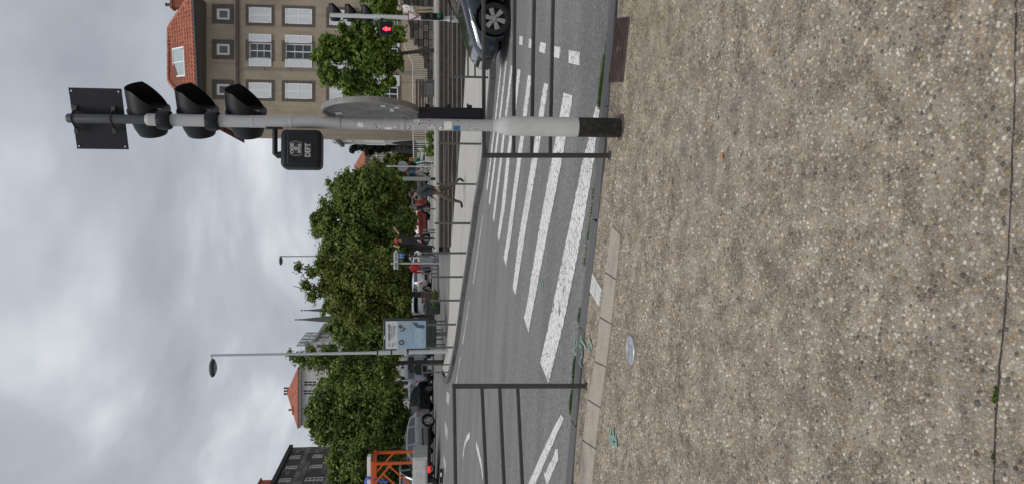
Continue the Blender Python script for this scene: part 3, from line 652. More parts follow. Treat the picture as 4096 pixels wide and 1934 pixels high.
for u in (1012, 1167): MB().lathe([(PR, zl(u + 8)), (PR + .0015, zl(u + 4)), (PR + .0015, zl(u - 4)), (PR, zl(u - 8))], 28).build('weld_ring', M_GALV, sig, smooth=True)
MB().lathe([(.115, -.01), (.108, .004), (.092, .008), (.078, .012)], 28).build('contact_ring', mat('contact_shade', (.07, .06, .05), .95, .4, 25, .4), sig, smooth=True)  # dark ring added round the foot, contact shade put into its colour
FA = R(-30)                          # heading of the lamps
fvec = Vector((math.cos(FA), math.sin(FA), 0)); pvec = Vector((-fvec.y, fvec.x, 0))
hy = .12
for u in (596, 792, 985):
    cpos = Vector((.088, .12, zat(u, by + hy) - bz)); signal_unit(sig, cpos, FA, .88)
for u in (658, 851):
    z = zl(u); mb = MB(); mb.lathe([(PR * 1.05, z - .05), (PR * 1.45, z - .046), (PR * 1.6, z - .03), (PR * 1.6, z + .03), (PR * 1.45, z + .046), (PR * 1.05, z + .05)], 26)
    mb.box((.0, .09, z), (.05, .13, .05)); mb.build('collar', M_BLK, sig, smooth=True)
    MB().tube([(-.02, -PR * 1.75, z - .012), (-.02, -PR * 1.9, z - .012)], .006, 8).build('bolt', M_BLK, sig)
# the square plate on top, seen from behind
pa = math.atan2(-.3, .95); zc_ = (zat(366, by) + zat(397, by)) / 2 - bz
pl_ = MB().box((0, 0, 0), (.455, .004, .372)).build('plate', M_BLK2, sig, loc=(.008, .062, zc_), rot=(0, 0, pa), bevel=.002)
for sx in (-1, 1):
    for sz in (-1, 1): MB().lathe([(.006, 0), (.006, .004)], 10, (sx * .205, -.006, sz * .165), Matrix.Rotation(R(90), 4, 'X')).build('rivet', M_STW, pl_)
for u in (292, 447):
    z = zl(u) ; mb = MB(); mb.tube([(.038 * math.cos(t), .038 * math.sin(t), z) for t in np.linspace(0, 2 * math.pi, 18)], .006, 6); mb.build('clamp', M_TUBE, sig)
    for sx in (-1, 1):
        mb = MB(); mb.bar((sx * .036, .0, z), (sx * .075, .045 - sx * .012, z), .004, .022); mb.box((sx * .078, .042 - sx * .012, z), (.045, .014, .03)); mb.build('clamp_lug', M_TUBE, sig, bevel=.002)
        MB().tube([(sx * .07, .028 - sx * .012, z), (sx * .07, .04 - sx * .012, z)], .007, 6).build('nut', M_GALVD, sig)
# pedestrian head (its back towards us) on a bracket
yb = by - .02; pc = at(1210, 601, yb) - Vector((bx, by, bz))
def rbox(c, d, r, m, name, parent, rot=None, seg=4):
    return MB().box((0, 0, 0), d).build(name, m, parent, bevel=r, seg=seg, loc=c, rot=rot, smooth=True)
box_ = rbox(pc, (.292, .17, .30), .04, M_BLK, 'pedestrian_lamp_box', sig, rot=(0, 0, R(4)))
rbox((0, -.083, -.02), (.25, .03, .24), .014, M_BLK, 'back_cover', box_)
mb = MB(); q = at(1102, 540, by) - Vector((bx, by, bz)); mb.box((-PR - .004, 0, zl(1098)), (.012, .05, .12)); mb.build('bracket_plate', M_BLK, sig, bevel=.004)
mb = MB(); z1 = zl(1100); xl = (at(1100, 610, by) - Vector((bx, by, bz))).x
mb.tube([(-PR, 0, z1), (xl - .01, 0, z1), (xl - .02, 0, z1 - .02), (xl - .015, 0, zl(1140))], [.02, .02, .026, .03], 12); mb.build('bracket_arm', M_BLK, sig, smooth=True)
# stickers on that box, in its local frame (front of our side is -y)
def box_px(u, v): p = at(u, v, yb - .1); return (p.x - bx - pc.x, -.1, p.z - bz - pc.z)
M_STD = mat('sticker_dim', (.42, .42, .42), .5, .2, 60)
K = 1.72; b0 = Vector(box_px(1186, 598))
def scl(P, k): return [(x * k * K, z * k * K) for x, z in P]
BAD = [(-.028, -.024), (-.034, .004), (-.026, .026), (.026, .030), (.034, .004), (.028, -.022)]
MB().prism(scl(BAD, 1), .002, Matrix.Translation(b0)).build('sticker', mat('sticker_silver', (.22, .22, .22), .5, .1, 30), box_)
MB().prism(scl(BAD, .92), .002, Matrix.Translation(b0 - Vector((0, .001, 0)))).build('sticker_field', M_STB, box_)
b0 = b0 - Vector((0, .003, 0))
put_text('sticker_text', 'ORBE', .033, M_STD, box_, b0 + Vector((.0, 0, .030)), sx=.95, bold=.001)
put_text('sticker_text', 'EPHS', .033, M_STD, box_, b0 + Vector((.0, 0, -.024)), sx=.95, bold=.001)
mb = MB(); mb.ell(b0 + Vector((0, .001, .005)), (.0145, .002, .0135), 14, 8); mb.box(b0 + Vector((0, .001, -.009)), (.013, .003, .008)); mb.build('skull_emblem', M_STD, box_, smooth=True)
for sx in (-1, 1): MB().ell(b0 + Vector((sx * .006, -.0015, .005)), (.004, .0012, .0038), 8, 6).build('skull_eye', M_STB, box_)
d0 = Vector(box_px(1232, 605)); MB().box(d0, (.112, .002, .052)).build('sticker', M_STB, box_); put_text('sticker_text', 'DEFT', .054, M_STD, box_, d0 - Vector((0, .002, 0)), sx=.82, bold=.0015)
# round sign seen from behind
dc = Vector((0, 0, zat(1483, by) - bz)) + fvec * .085
FD = R(3.4); dc = Vector((.11, .05, zat(1483, by) - bz))
Md = Matrix.Translation(dc) @ Matrix.Rotation(FD, 4, 'Z') @ Matrix.Rotation(R(90), 4, 'Y')
mb = MB(); prof = [(.001, -.002), (.352, -.002), (.356, -.028), (.372, -.028), (.376, -.020), (.376, .014), (.370, .018), (.001, .018)]
mb.lathe(prof, 56); dsk = mb.build('round_sign', M_GALVD, sig, smooth=True); dsk.matrix_local = Md
for (dz_, dp, w_, h_) in ((.10, -.26, .07, .05), (-.03, .16, .1, .03), (-.16, .1, .05, .035), (-.12, .2, .045, .035), (-.2, .25, .05, .07)):
    o = MB().box((0, 0, 0), (h_, w_, .002)).build('sticker', M_STW, dsk); o.location = (-dp * 0 + dz_ * 0 + dp, dz_, -.004) if False else (dp, dz_, -.0045)
for u in (1354, 1611):
    z = zl(u); mb = MB(); mb.lathe([(PR + .001, z - .016), (PR + .004, z - .016), (PR + .004, z + .016), (PR + .001, z + .016)], 28)
    mb.box((.055, .012, z), (.03, .03, .03)); mb.build('clamp', M_GALV, sig, smooth=True)
    MB().tube([(.056, -.006, z), (.056, -.014, z)], .006, 8).build('bolt', M_GALVD, sig)
# low repeater lamp
rz0, rz1 = zl(1934), zl(1669)
rp_ = rbox(Vector((.085, .05, (rz0 + rz1) / 2)), (.10, .12, rz1 - rz0), .02, M_BLK, 'repeater_lamp', sig, rot=(0, 0, R(6)))
for k in (-1, 0, 1):
    mb = MB()
    for i in range(10):
        t0, t1 = R(-80) + R(160) * i / 10, R(-80) + R(160) * (i + 1) / 10
        def P(t, x): return (x, math.sin(t) * .042, k * .165 - .01 + math.cos(t) * .042)
        mb.add([P(t0, .048), P(t1, .048), P(t1, .10 - .03 * abs(math.sin(t1))), P(t0, .10 - .03 * abs(math.sin(t0)))], [(0, 1, 2, 3)])
    o = mb.build('visor', M_BLK, rp_, smooth=True); sd_ = o.modifiers.new('s', 'SOLIDIFY'); sd_.thickness = .004
# stickers wrapped on the pole
def wrap(u0, u1, v0, v1, m, name='sticker', r=PR + .0012):
    mb = MB(); vc = 967 - FOC * bx / by * 1.0
    vc = 967 - (bx / by) * FOC * (cp + (2048 - u0) / FOC * sp)
    a0, a1 = [math.asin(max(-.98, min(.98, (vc - v) / (PR * FOC / by)))) for v in (v0, v1)]
    n = 5; V = []
    for i in range(n + 1):
        a = a0 + (a1 - a0) * i / n
        for u in (u0, u1): V.append((r * math.sin(a), -r * math.cos(a), zl(u)))
    mb.add(V, [(2 * i, 2 * i + 1, 2 * i + 3, 2 * i + 2) for i in range(n)])
    return mb.build(name, m, sig, smooth=True)
def print_mat(name, a, b, scale):
    m = bpy.data.materials.new(name); m.use_nodes = True; t, bs, N, L = nodes_of(m); tc = N('ShaderNodeTexCoord')
    n = N('ShaderNodeTexNoise'); n.inputs['Scale'].default_value = scale; n.inputs['Distortion'].default_value = 2.0; L(tc.outputs['Object'], n.inputs['Vector'])
    r = N('ShaderNodeValToRGB'); r.color_ramp.elements[0].position = .48; r.color_ramp.elements[1].position = .53; r.color_ramp.elements[0].color = (*a, 1); r.color_ramp.elements[1].color = (*b, 1)
    L(n.outputs['Fac'], r.inputs[0]); L(r.outputs[0], bs.inputs['Base Color']); bs.inputs['Roughness'].default_value = .5; return m
P1 = print_mat('sticker_print_black', (.6, .6, .6), (.02, .02, .02), 70); P2 = print_mat('sticker_print_light', (.55, .55, .56), (.30, .2, .26), 60)
P3 = print_mat('sticker_print_white', (.66, .66, .66), (.12, .12, .13), 55); P4 = print_mat('sticker_print_green', (.03, .14, .12), (.03, .12, .35), 60)
for a in ((1497, 1525, 525, 497, P1), (1573, 1607, 527, 504, P2), (1629, 1660, 525, 507, P3), (1712, 1745, 526, 505, P3), (1668, 1694, 505, 489, P3), (1813, 1839, 528, 507, P4), (1776, 1806, 520, 490, M_STW), (1541, 1570, 528, 512, M_STW), (1432, 1455, 510, 495, M_STW), (1655, 1680, 492, 480, M_STW), (1468, 1488, 520, 500, P2), (1395, 1420, 505, 485, M_STD), (1700, 1722, 500, 478, P2), (1752, 1775, 528, 508, P3), (1850, 1872, 505, 485, M_STD), (1880, 1905, 525, 510, P3), (1600, 1628, 497, 480, M_STD), (1530, 1556, 495, 478, M_STD)):
    wrap(*a)
for (u, v) in ((1831, 487), (1912, 478), (690, 500), (655, 505)):
    vc = 967 - (bx / by) * FOC * (cp + (2048 - u) / FOC * sp); a = math.asin(max(-.95, min(.95, (vc - v) / (PR * FOC / by))))
    MB().lathe([(.005, -.002), (.005, .003), (.001, .003)], 8, (math.sin(a) * PR, -math.cos(a) * PR, zl(u)), Matrix.Rotation(-a, 4, 'Z') @ Matrix.Rotation(R(90), 4, 'X')).build('bolt', M_BLK2, sig)
# ---- near guard rails
def guard_rail(label, vpost, ub, bars_post, bars_edge, vedge, ratio, ext, w_=.04, group='guard rails beside the crossing'):
    pb = gnd(ub, vpost, KH); yP = pb.y; yE = yP * ratio
    g = thing('guard_rail', label, 'guard rail', pb, 0, group)
    ends = []
    for i, (ua, ue) in enumerate(zip(bars_post, bars_edge)):
        a = at(ua, vpost, yP); b = at(ue, vedge, yE); d = (b - a); e = a + d * ext
        ends.append((a, e)); h = .036 if i == 0 else .028
        mb = MB(); mb.bar(a - pb, e - pb, .03, h); mb.build('top_rail' if i == 0 else 'rail', M_RAIL, g, bevel=.006)
    top = ends[0][0]; MB().bar((0, 0, -.05), (top.x - pb.x, top.y - pb.y, top.z - pb.z + .018), w_, .032).build('post', M_RAIL, g, bevel=.005)
    e = ends[0][1]; zb = B(e.x, e.y) + KH
    MB().bar((e.x - pb.x, e.y - pb.y, zb - pb.z - .05), (e.x - pb.x, e.y - pb.y, e.z - pb.z + .018), w_, .032).build('post', M_RAIL, g, bevel=.005)
    for p in ((0, 0, .006), (e.x - pb.x, e.y - pb.y, zb - pb.z + .006)): MB().box(p, (.07, .07, .012)).build('foot', M_RAIL, g, bevel=.004)
guard_rail('dark grey guard rail behind the tall signal pole', 622, 2440, (1935, 2054, 2126, 2200), (1935, 2058, 2136, 2212), 0, .955, 1.28)
guard_rail('dark grey guard rail standing alone left of the crossing', 1542, 2346, (1816, 1927, 1998, 2070), (1822, 1945, 2016, 2089), 1934, .955, 2.1)
# ---- bollards along the far kerb
def bollard(label, ut, ub, v, r=.036, dz=.125, grp='bollards along the far kerb', m=None):
    p = gnd(ub, v, dz); h = at(ut, v, p.y).z - p.z
    b = thing('bollard', label, 'bollard', p, 0, grp)
    MB().lathe([(r, -.1), (r, h - .03), (r * .96, h - .012), (r * .6, h - .002), (.001, h)], 14).build('post', m or M_BOLL, b, smooth=True)
    MB().lathe([(r * 1.5, -.02), (r * 1.5, .012), (r, .02)], 14).build('base_ring', m or M_BOLL, b, smooth=True)
    return b
for ut, ub, v, l in ((1738, 1882, 893, 'bollard in front of the left half of the steps'), (1729, 1864, 1011, 'bollard just left of the end of the steps'),
                     (1724, 1851, 1106, 'bollard in front of the pedestrian in the red top'), (1722, 1838, 1200, 'bollard in front of the slim leaning tree with a bench'),
                     (1707, 1823, 1296, 'bollard under the right edge of the poster panel'), (1700, 1811, 1387, 'bollard between poster panel and tall grey lamp post')):
    bollard('slim dark grey ' + l, ut, ub, v)
pA_, pB_ = gnd(1925, 576, .125), gnd(1906, 737, .125); g = thing('guard_rail', 'dark guard rail with three bars in front of the steps, by the walking man', 'guard rail', pA_, 0, 'guard rails on the far pavement')
for k, p in enumerate((pA_, pB_)): MB().bar(p - pA_ + Vector((0, 0, -.1)), p - pA_ + Vector((0, 0, at(1753 - 8 * k, 576 + 161 * k, p.y).z - p.z)), .05, .05).build('post', M_BOLL, g, bevel=.006)
for ua, ub_ in ((1784, 1779), (1812, 1806), (1834, 1827)):
    qa, qb = at(ua, 576, pA_.y), at(ub_, 737, pB_.y); MB().bar(qa - pA_, qb - pA_, .035, .035).build('rail', M_BOLL, g, bevel=.006)
# ---- tall lamp posts
def lamp_post(label, base, top_u, top_v, head_px, r0, r1, colr=1, cabinet=False):
    y = base.y; t = thing('street_lamp', label, 'street lamp', base, 0, 'tall grey street lamps')
    h = zat(top_u, y) - base.z
    MB().lathe([(r0 * 1.6, 0), (r0 * 1.6, .03), (r0, .04), (r0, h * .30), (r1 * 1.15, h * .32), (r1 * .8, h), (.001, h + .02)], 14).build('pole', M_GALV, t, smooth=True)
    (u0, v0, v1) = head_px; hx0 = at(u0, v0, y).x - base.x; hx1 = at(u0, v1, y).x - base.x; hz = zat(u0, y) - base.z; c = (hx0 + hx1) / 2; rr = abs(hx1 - hx0) / 2
    MB().tube([(0, 0, h - .02), (0, 0, hz + .03), (hx0 * .6, 0, hz + .06), (c, 0, hz + .08)], [r1 * .7, r1 * .6, r1 * .5, r1 * .5], 8).build('arm', M_GALV, t, smooth=True)
    MB().ell((c, 0, hz + .02), (rr, rr * .75, .13), 20, 10).build('lamp_head', M_TUBE, t, smooth=True)
    MB().ell((c, 0, hz - .05), (rr * .7, rr * .5, .09), 16, 8).build('lamp_glass', mat('lamp_glass', (.3, .31, .33), .2, .1, 3), t, smooth=True)
    for k in (.17, .24, .3): MB().lathe([(r0 * 1.03, h * k), (r0 * 1.06, h * k + .01), (r0 * 1.06, h * k + .05), (r0 * 1.03, h * k + .06)], 14).build('band', M_BLK2, t, smooth=True)
    if cabinet: MB().box((.1, -.13, h * .2), (.12, .1, .4)).build('junction_box', M_GALV, t, bevel=.01)
    return t
lamp_post('tall pale grey street lamp beside the poster panel', gnd(1791, 1404, .125), 843, 1424, (853, 1432, 1507), .09, .055, cabinet=True)
p = at(1700, 1023, 62); lamp_post('distant street lamp rising above the tree crowns', Vector((p.x, 62, B(p.x, 62))), 1118, 1023, (1124, 1024, 1060), .09, .06)
# ---- far signal at the other end of the crossing
yf = 17.6; pf_ = at(1900, 80, yf); fz = B(pf_.x, yf) + .125
fs = thing('traffic_signal', 'pale signal pole with lit red pedestrian figure across the street', 'traffic signal', (pf_.x, yf, fz))
O = Vector((pf_.x, yf, fz))
def fl(u, v=80, y=yf): return at(u, v, y) - O
MB().lathe([(.075, 0), (.075, .9), (.05, 1.0), (.05, fl(1320).z)], 18).build('pole', mat('pale_grey_pole', (.52, .52, .51), .5, .06, 4), fs, smooth=True)
FA2 = R(-25)
for u in (1342, 1406, 1471): c = fl(u, 80, yf + .2); signal_unit(fs, Vector((.1, .12, c.z)), FA2, .9)
for u in (1375, 1440): MB().box((.0, .1, fl(u).z), (.07, .2, .05)).build('collar', M_BLK, fs, bevel=.01)
c = fl(1544, 118); pb_ = rbox(Vector((c.x, -.06, c.z)), (.30, .16, .30), .03, M_BLK, 'pedestrian_lamp', fs)
MB().bar((0, 0, c.z + .1), (c.x + .1, -.06, c.z + .1), .04, .04).build('bracket', M_BLK, fs)
M_RED = mat('red_light', (.5, .01, .01), .4, 0, 5, emit=((1.0, .02, .03), 6.0))
mb = MB(); mb.ell((-.0, 0, .075), (.02, .006, .024), 12, 8); mb.prism([(-.026, -.02), (-.042, .0), (-.036, .045), (-.012, .05), (.012, .05), (.036, .045), (.042, 0), (.026, -.02), (.022, -.11), (.003, -.11), (0, -.03), (-.003, -.11), (-.022, -.11)], .008, Matrix.Translation((0, -.004, 0)))
o = mb.build('red_figure', M_RED, pb_); o.location = (-.03, -.082, -.02); o.scale = (1.15, 1, .85)
c = fl(1652, 69); tr = MB().prism([(-.13, .11), (.13, .11), (0, -.13)], .006, Matrix.Translation((c.x, -.07, c.z))).build('give_way_sign', mat('sign_red', (.33, .05, .045), .5), fs)
MB().prism([(-.092, .088), (.092, .088), (0, -.085)], .006, Matrix.Translation((c.x, -.0745, c.z))).build('sign_face', M_WHITE, tr)
c0, c1 = fl(1683, 69), fl(1773, 69); rl = rbox(Vector((c0.x, -.07, (c0.z + c1.z) / 2)), (.15, .12, c0.z - c1.z), .03, M_BLK, 'repeater_lamp', fs)
for k, colr in ((1, (.05, .012, .01)), (0, (.05, .035, .01)), (-1, (.015, .16, .09))):
    MB().lathe([(.05, 0), (.05, .012), (.03, .02), (.001, .022)], 16, (0, -.062, k * .165), Matrix.Rotation(R(90), 4, 'X')).build('lens', mat('lens%d' % k, colr, .2, .1, 30), rl, smooth=True)
# ---- far guard rail on the right
def far_rail(label, v0, v1, tops, ub, y, dz=.125, m=M_BOLL, grp='guard rails on the far pavement', posts=None):
    a = at(ub, v0, y); g = thing('guard_rail', label, 'guard rail', a, 0, grp)
    b = at(ub, v1, y); d = b - a
    for i, u in enumerate(tops):
        z = zat(u, y) - a.z; MB().bar((0, 0, z), (d.x, 0, z), .04, .03).build('top_rail' if i == 0 else 'rail', m, g)
    for f in (posts or (0, .5, 1)): MB().bar((d.x * f, 0, -.12), (d.x * f, 0, zat(tops[0], y) - a.z + .02), .045, .045).build('post', m, g)
    return g
far_rail('grey guard rail in front of the broad steps, by the dark car', 311, -60, (1803, 1845, 1872, 1900), 1978, 17.5, posts=(0, 1))
yr = gnd(1798, 1470, .125).y
far_rail('short guard rail by the traffic island tip', 1456, 1486, (1688, 1710, 1728), 1797, yr, posts=(0, 1))
# ---- poster panel, direction sign, round sign back, totem
yp = gnd(1780, 1330, .125).y
pz_ = B(at(1780, 1330, yp).x, yp) + .1; pc_ = at(1780, 1334, yp); pan = thing('poster_panel', 'glazed black poster panel with an exhibition poster on one foot', 'poster panel', (pc_.x, yp, pz_), R(-2))
Q = Vector((pc_.x, yp, pz_))
def pq(u, v): return at(u, v, yp) - Q
a, b = pq(1722, 1399), pq(1534, 1271); cxx = (a.x + b.x) / 2; W_, H_ = b.x - a.x, b.z - a.z; czz = (a.z + b.z) / 2
M_PAN = mat('dark_green_panel', (.018, .026, .026), .35, .15, 5, coat=.3)
rbox(Vector((cxx, .0, czz)), (W_, .2, H_), .03, M_PAN, 'case', pan)
MB().box((cxx + .02, 0, a.z - .12), (W_ * .86, .17, .26)).build('lower_case', M_PAN, pan, bevel=.03)
MB().box((0, 0, (a.z - .2) / 2), (.17, .12, a.z)).build('foot', M_BOLL, pan, bevel=.01)
s0, s1 = pq(1704, 1390), pq(1543, 1281); fy_ = -.108
MB().box(((s0.x + s1.x) / 2, fy_, (s0.z + s1.z) / 2), (s1.x - s0.x, .01, s1.z - s0.z)).build('poster', mat('poster_sky', (.25, .36, .46), .6, .18, 3.0, dirt=(.34, .40, .44), dirt_scale=2), pan)
h1 = pq(1591, 1390); MB().box(((s0.x + s1.x) / 2, fy_ - .006, (h1.z + s1.z) / 2), (s1.x - s0.x, .006, s1.z - h1.z)).build('poster_header', mat('poster_paper', (.55, .57, .56), .6, .05, 3), pan)
wd_ = s1.x - s0.x; hc = (s0.x + s1.x) / 2
M_INK = mat('poster_ink', (.02, .022, .025), .6, .1, 10)
t_ = put_text('poster_text', 'HASSAN SHARIF', .135, M_INK, pan, (hc + .12, fy_ - .011, pq(1558, 1330).z), sx=.72, bold=.004)
put_text('poster_text', 'I AM THE SINGLE WORK ARTIST', .07, M_INK, pan, (hc + .12, fy_ - .011, pq(1567.5, 1330).z), sx=.55)
for k, (u, x0, wl) in enumerate(((1574, .16, .55), (1579, .2, .4), (1584, -.38, .12), (1584, .35, .12), (1555, -.42, .16), (1561, -.42, .16), (1570, -.42, .18), (1576, -.42, .14))):
    MB().box((hc + x0, fy_ - .0105, pq(u, 1330).z), (wl, .003, .018)).build('poster_line', M_INK, pan)
r_c = pq(1606, 1366); MB().lathe([(.115, 0), (.115, .003)], 28, (r_c.x, fy_ - .006, r_c.z), Matrix.Rotation(R(90), 4, 'X')).build('poster_badge', M_INK, pan)
for k in range(4): MB().box((r_c.x, fy_ - .012, r_c.z + .055 - k * .036), (.15 - .05 * abs(k - 1.5) / 1.5, .003, .012)).build('badge_line', M_STW, pan)
M_FIG = mat('poster_figure', (.10, .075, .075), .6, .3, 8); M_FIG2 = mat('poster_figure_pale', (.40, .36, .36), .6, .2, 8)
def pp(L_): return [((1180 * 0 + p[1]), p[0]) for p in L_]
def zz5(a, b): q = pq(1500 + a / 4.503, 1180 + b / 4.503); return (q.x, q.z)
def flat(name, pts, m, off): MB().prism([zz5(*p) for p in pts], -.003, Matrix.Translation((0, fy_ - off, 0))).build(name, m, pan)
flat('poster_picture', [(430, 520), (470, 515), (500, 540), (505, 575), (480, 590), (440, 580), (428, 550)], M_FIG, .007)
flat('poster_picture', [(475, 480), (520, 465), (620, 470), (650, 480), (630, 505), (540, 530), (500, 540), (478, 520)], M_FIG2, .0065)
flat('poster_picture', [(500, 560), (545, 575), (548, 600), (520, 630), (460, 640), (445, 625), (500, 610), (520, 590)], M_FIG, .008)
flat('poster_picture', [(680, 470), (760, 480), (790, 520), (880, 520), (900, 560), (880, 585), (760, 570), (720, 540), (690, 500)], mat('poster_blue', (.07, .10, .14), .6, .3, 8), .0065)
flat('poster_picture', [(705, 590), (870, 580), (880, 900), (730, 880)], mat('poster_haze', (.31, .40, .47), .6, .2, 5), .006)
MB().box((cxx - .1, -.11, pq(1539, 1330).z), (.16, .01, .03)).build('case_plate', M_STW, pan)
# direction sign
yd = 36.2; dp_ = at(1640, 1052, yd); dzz = B(dp_.x, yd); ds = thing('direction_sign', 'white arrow sign reading Musée Lecoq with small blue sign on post', 'direction sign', (dp_.x, yd, dzz)); D = Vector((dp_.x, yd, dzz))
def dq(u, v): return at(u, v, yd) - D
MB().tube([(0, 0, 0), (0, 0, dq(1562, 1052).z)], .045, 12).build('post', M_GALV, ds, smooth=True)
a, b = dq(1594, 1079), dq(1573.5, 996); nck = dq(1580, 1010).x
poly = [(a.x, a.z), (nck, a.z), (b.x, (a.z + b.z) / 2), (nck, b.z), (a.x, b.z)]
ar = MB().prism(poly, .03, Matrix.Translation((0, -.09, 0))).build('arrow_board', mat('sign_edge', (.05, .055, .05), .5), ds)
def shrink(P, k): cx_ = sum(p[0] for p in P) / len(P); cz_ = sum(p[1] for p in P) / len(P); return [(cx_ + (p[0] - cx_) * (1 - k * .3), cz_ + (p[1] - cz_) * (1 - k)) for p in P]
MB().prism(shrink(poly, .14), .004, Matrix.Translation((0, -.093, 0))).build('board_face', mat('sign_white', (.55, .57, .54), .5, .05, 5), ar)
put_text('lettering', 'Musée Lecoq', .215, M_INK, ar, ((a.x + nck) / 2 - .02, -.098, (a.z + b.z) / 2), sx=.82, bold=.003)
a, b = dq(1616, 1034), dq(1593.5, 1010); MB().box(((a.x + b.x) / 2, -.07, (a.z + b.z) / 2), (b.x - a.x, .02, b.z - a.z)).build('blue_sign', mat('sign_blue', (.02, .06, .32), .45, .05, 5), ds)
for fx in (.3, .7): MB().box((a.x + (b.x - a.x) * fx, -.083, (a.z + b.z) / 2), (.016, .004, (b.z - a.z) * .7)).build('white_line', M_WHITE, ds)
MB().box(((a.x + b.x) / 2, -.083, (a.z + b.z) / 2 + .03), ((b.x - a.x) * .75, .004, .014)).build('white_line', M_WHITE, ds)
# ================================================================== STEPS, PLAZA, WALLS
M_BAS = mat('basalt_riser', (.045, .036, .030), .8, .3, 5, .2, dirt=(.065, .054, .045), dirt_scale=2.5)
M_TREAD = mat('pale_nosing', (.22, .205, .185), .75, .15, 6)
M_COPE = mat('pale_coping', (.42, .41, .39), .75, .12, 3, .05, dirt=(.30, .29, .27), dirt_scale=3)
PLZ = 1.28; SY = 31.0; RI, TR = .165, .36
def plz(y): return PLZ - .01 + max(0, min(1, (y - 36) / 40)) * .34
plaza = struct(MB().add([(x, y, plz(y)) for y in (SY + .3, 36, 76, 90) for x in (-.6, 45)], [(0, 1, 3, 2), (2, 3, 5, 4), (4, 5, 7, 6)]).build('plaza', mat('plaza_paving', (.33, .32, .30), .85, .12, 1.2, .05)))
steps = struct(MB().box2((-.45, SY + .25, -.6), (45, SY + .36, PLZ - .02)).build('steps', M_BAS))
for k in range(8):
    z1 = PLZ - RI * k; y0 = SY - TR * k; x = -.45 + (.0 if k < 1 else .25 * (k % 2)); i = 0
    while x < 20:
        ln = random.uniform(2.2, 3.4)
        if k == 0:
            MB().box2((x, y0, z1 - RI * .85), (x + ln - .012, y0 + .42, z1)).build('coping_stone', M_COPE, steps, bevel=.012)
        else:
            MB().box2((x, y0, z1 - RI * 1.35 - .02), (x + ln - .012, y0 + TR + .1, z1 - .016)).build('step_stone', M_BAS, steps, bevel=.008)
            MB().box2((x, y0 - .012, z1 - .016), (x + ln - .012, y0 + TR - .03, z1 + random.uniform(-.003, .003))).build('step_nosing', M_TREAD, steps, bevel=.006)
        x += ln
# retaining wall of dark blocks with a rising top, white stair railing
M_STONE = [mat('lava_block%d' % i, c, .85, .3, 4, .4) for i, c in enumerate(((.085, .08, .075), (.12, .11, .10), (.065, .06, .057), (.16, .145, .13)))]
YW = 42.0
def wz(u, v, y=YW): p = at(u, v, y); return p.x, p.z
toppx = [(470, 1706), (255, 1704), (208, 1680), (130, 1642), (60, 1622), (-80, 1590)]
tx = [wz(u, v)[0] for v, u in toppx]; tz = [wz(u, v)[1] for v, u in toppx]
wall = thing('retaining_wall', 'dark lava block retaining wall climbing beside the house stairs', 'wall', (wz(1700, 470)[0], YW, PLZ))
WO = wall.location.copy()
MB().prism([(tx[0] - WO.x, -.1)] + [(a - WO.x, b - WO.z - .06) for a, b in zip(tx, tz)] + [(tx[-1] - WO.x, -.1)], .5, Matrix.Translation((0, .06, 0))).build('core', M_SOIL, wall)
r_ = 0; z = PLZ
while z < max(tz):
    h = random.uniform(.2, .3); x = tx[0] + random.uniform(0, .3)
    while x < tx[-1]:
        ln = random.uniform(.3, .7); zt = np.interp(x + ln / 2, tx, tz)
        if z + h * .5 < zt:
            MB().box((x + ln / 2 - WO.x, random.uniform(-.02, .02), z + h / 2 - WO.z), (ln - .025, .24, h - .025)).build('block', random.choice(M_STONE), wall, bevel=.02)
        x += ln
    z += h
M_WRAIL = mat('white_railing', (.62, .60, .55), .5, .06, 5)
def railing(label, pts_top, pts_bot, y, step, loc_px, grp='white metal railings before the house', two=False):
    p0 = at(*loc_px, y); g = thing('railing', label, 'railing', p0, 0, grp)
    T = [at(u, v, y) - p0 for v, u in pts_top]; Bt = [at(u, v, y) - p0 for v, u in pts_bot]
    MB().tube(T, .025, 8).build('top_rail', M_WRAIL, g, smooth=True)
    if two: MB().tube(Bt, .02, 8).build('bottom_rail', M_WRAIL, g, smooth=True)
    x = T[0].x; X1 = T[-1].x; sg = 1 if X1 > x else -1
    me = None
    while (x - X1) * sg < 0:
        zt = np.interp(x * sg, [t.x * sg for t in T], [t.z for t in T]); zb = np.interp(x * sg, [t.x * sg for t in Bt], [t.z for t in Bt])
        MB().tube([(x, 0, zb - .1), (x, 0, zt)], .013, 6).build('baluster', M_WRAIL, g); x += step * sg
    return g
railing('white railing rising beside the stairs in front of the house', [(440, 1652), (255, 1651), (210, 1630), (130, 1594), (0, 1540)], [(440, 1704), (255, 1704), (208, 1675), (130, 1640), (0, 1590)], YW - .05, .125, (1704, 440))
railing('white railing with thin bars above a shrub left of signal pole', [(640, 1655), (522, 1652)], [(640, 1705), (522, 1703)], YW + .2, .125, (1704, 640), two=True)
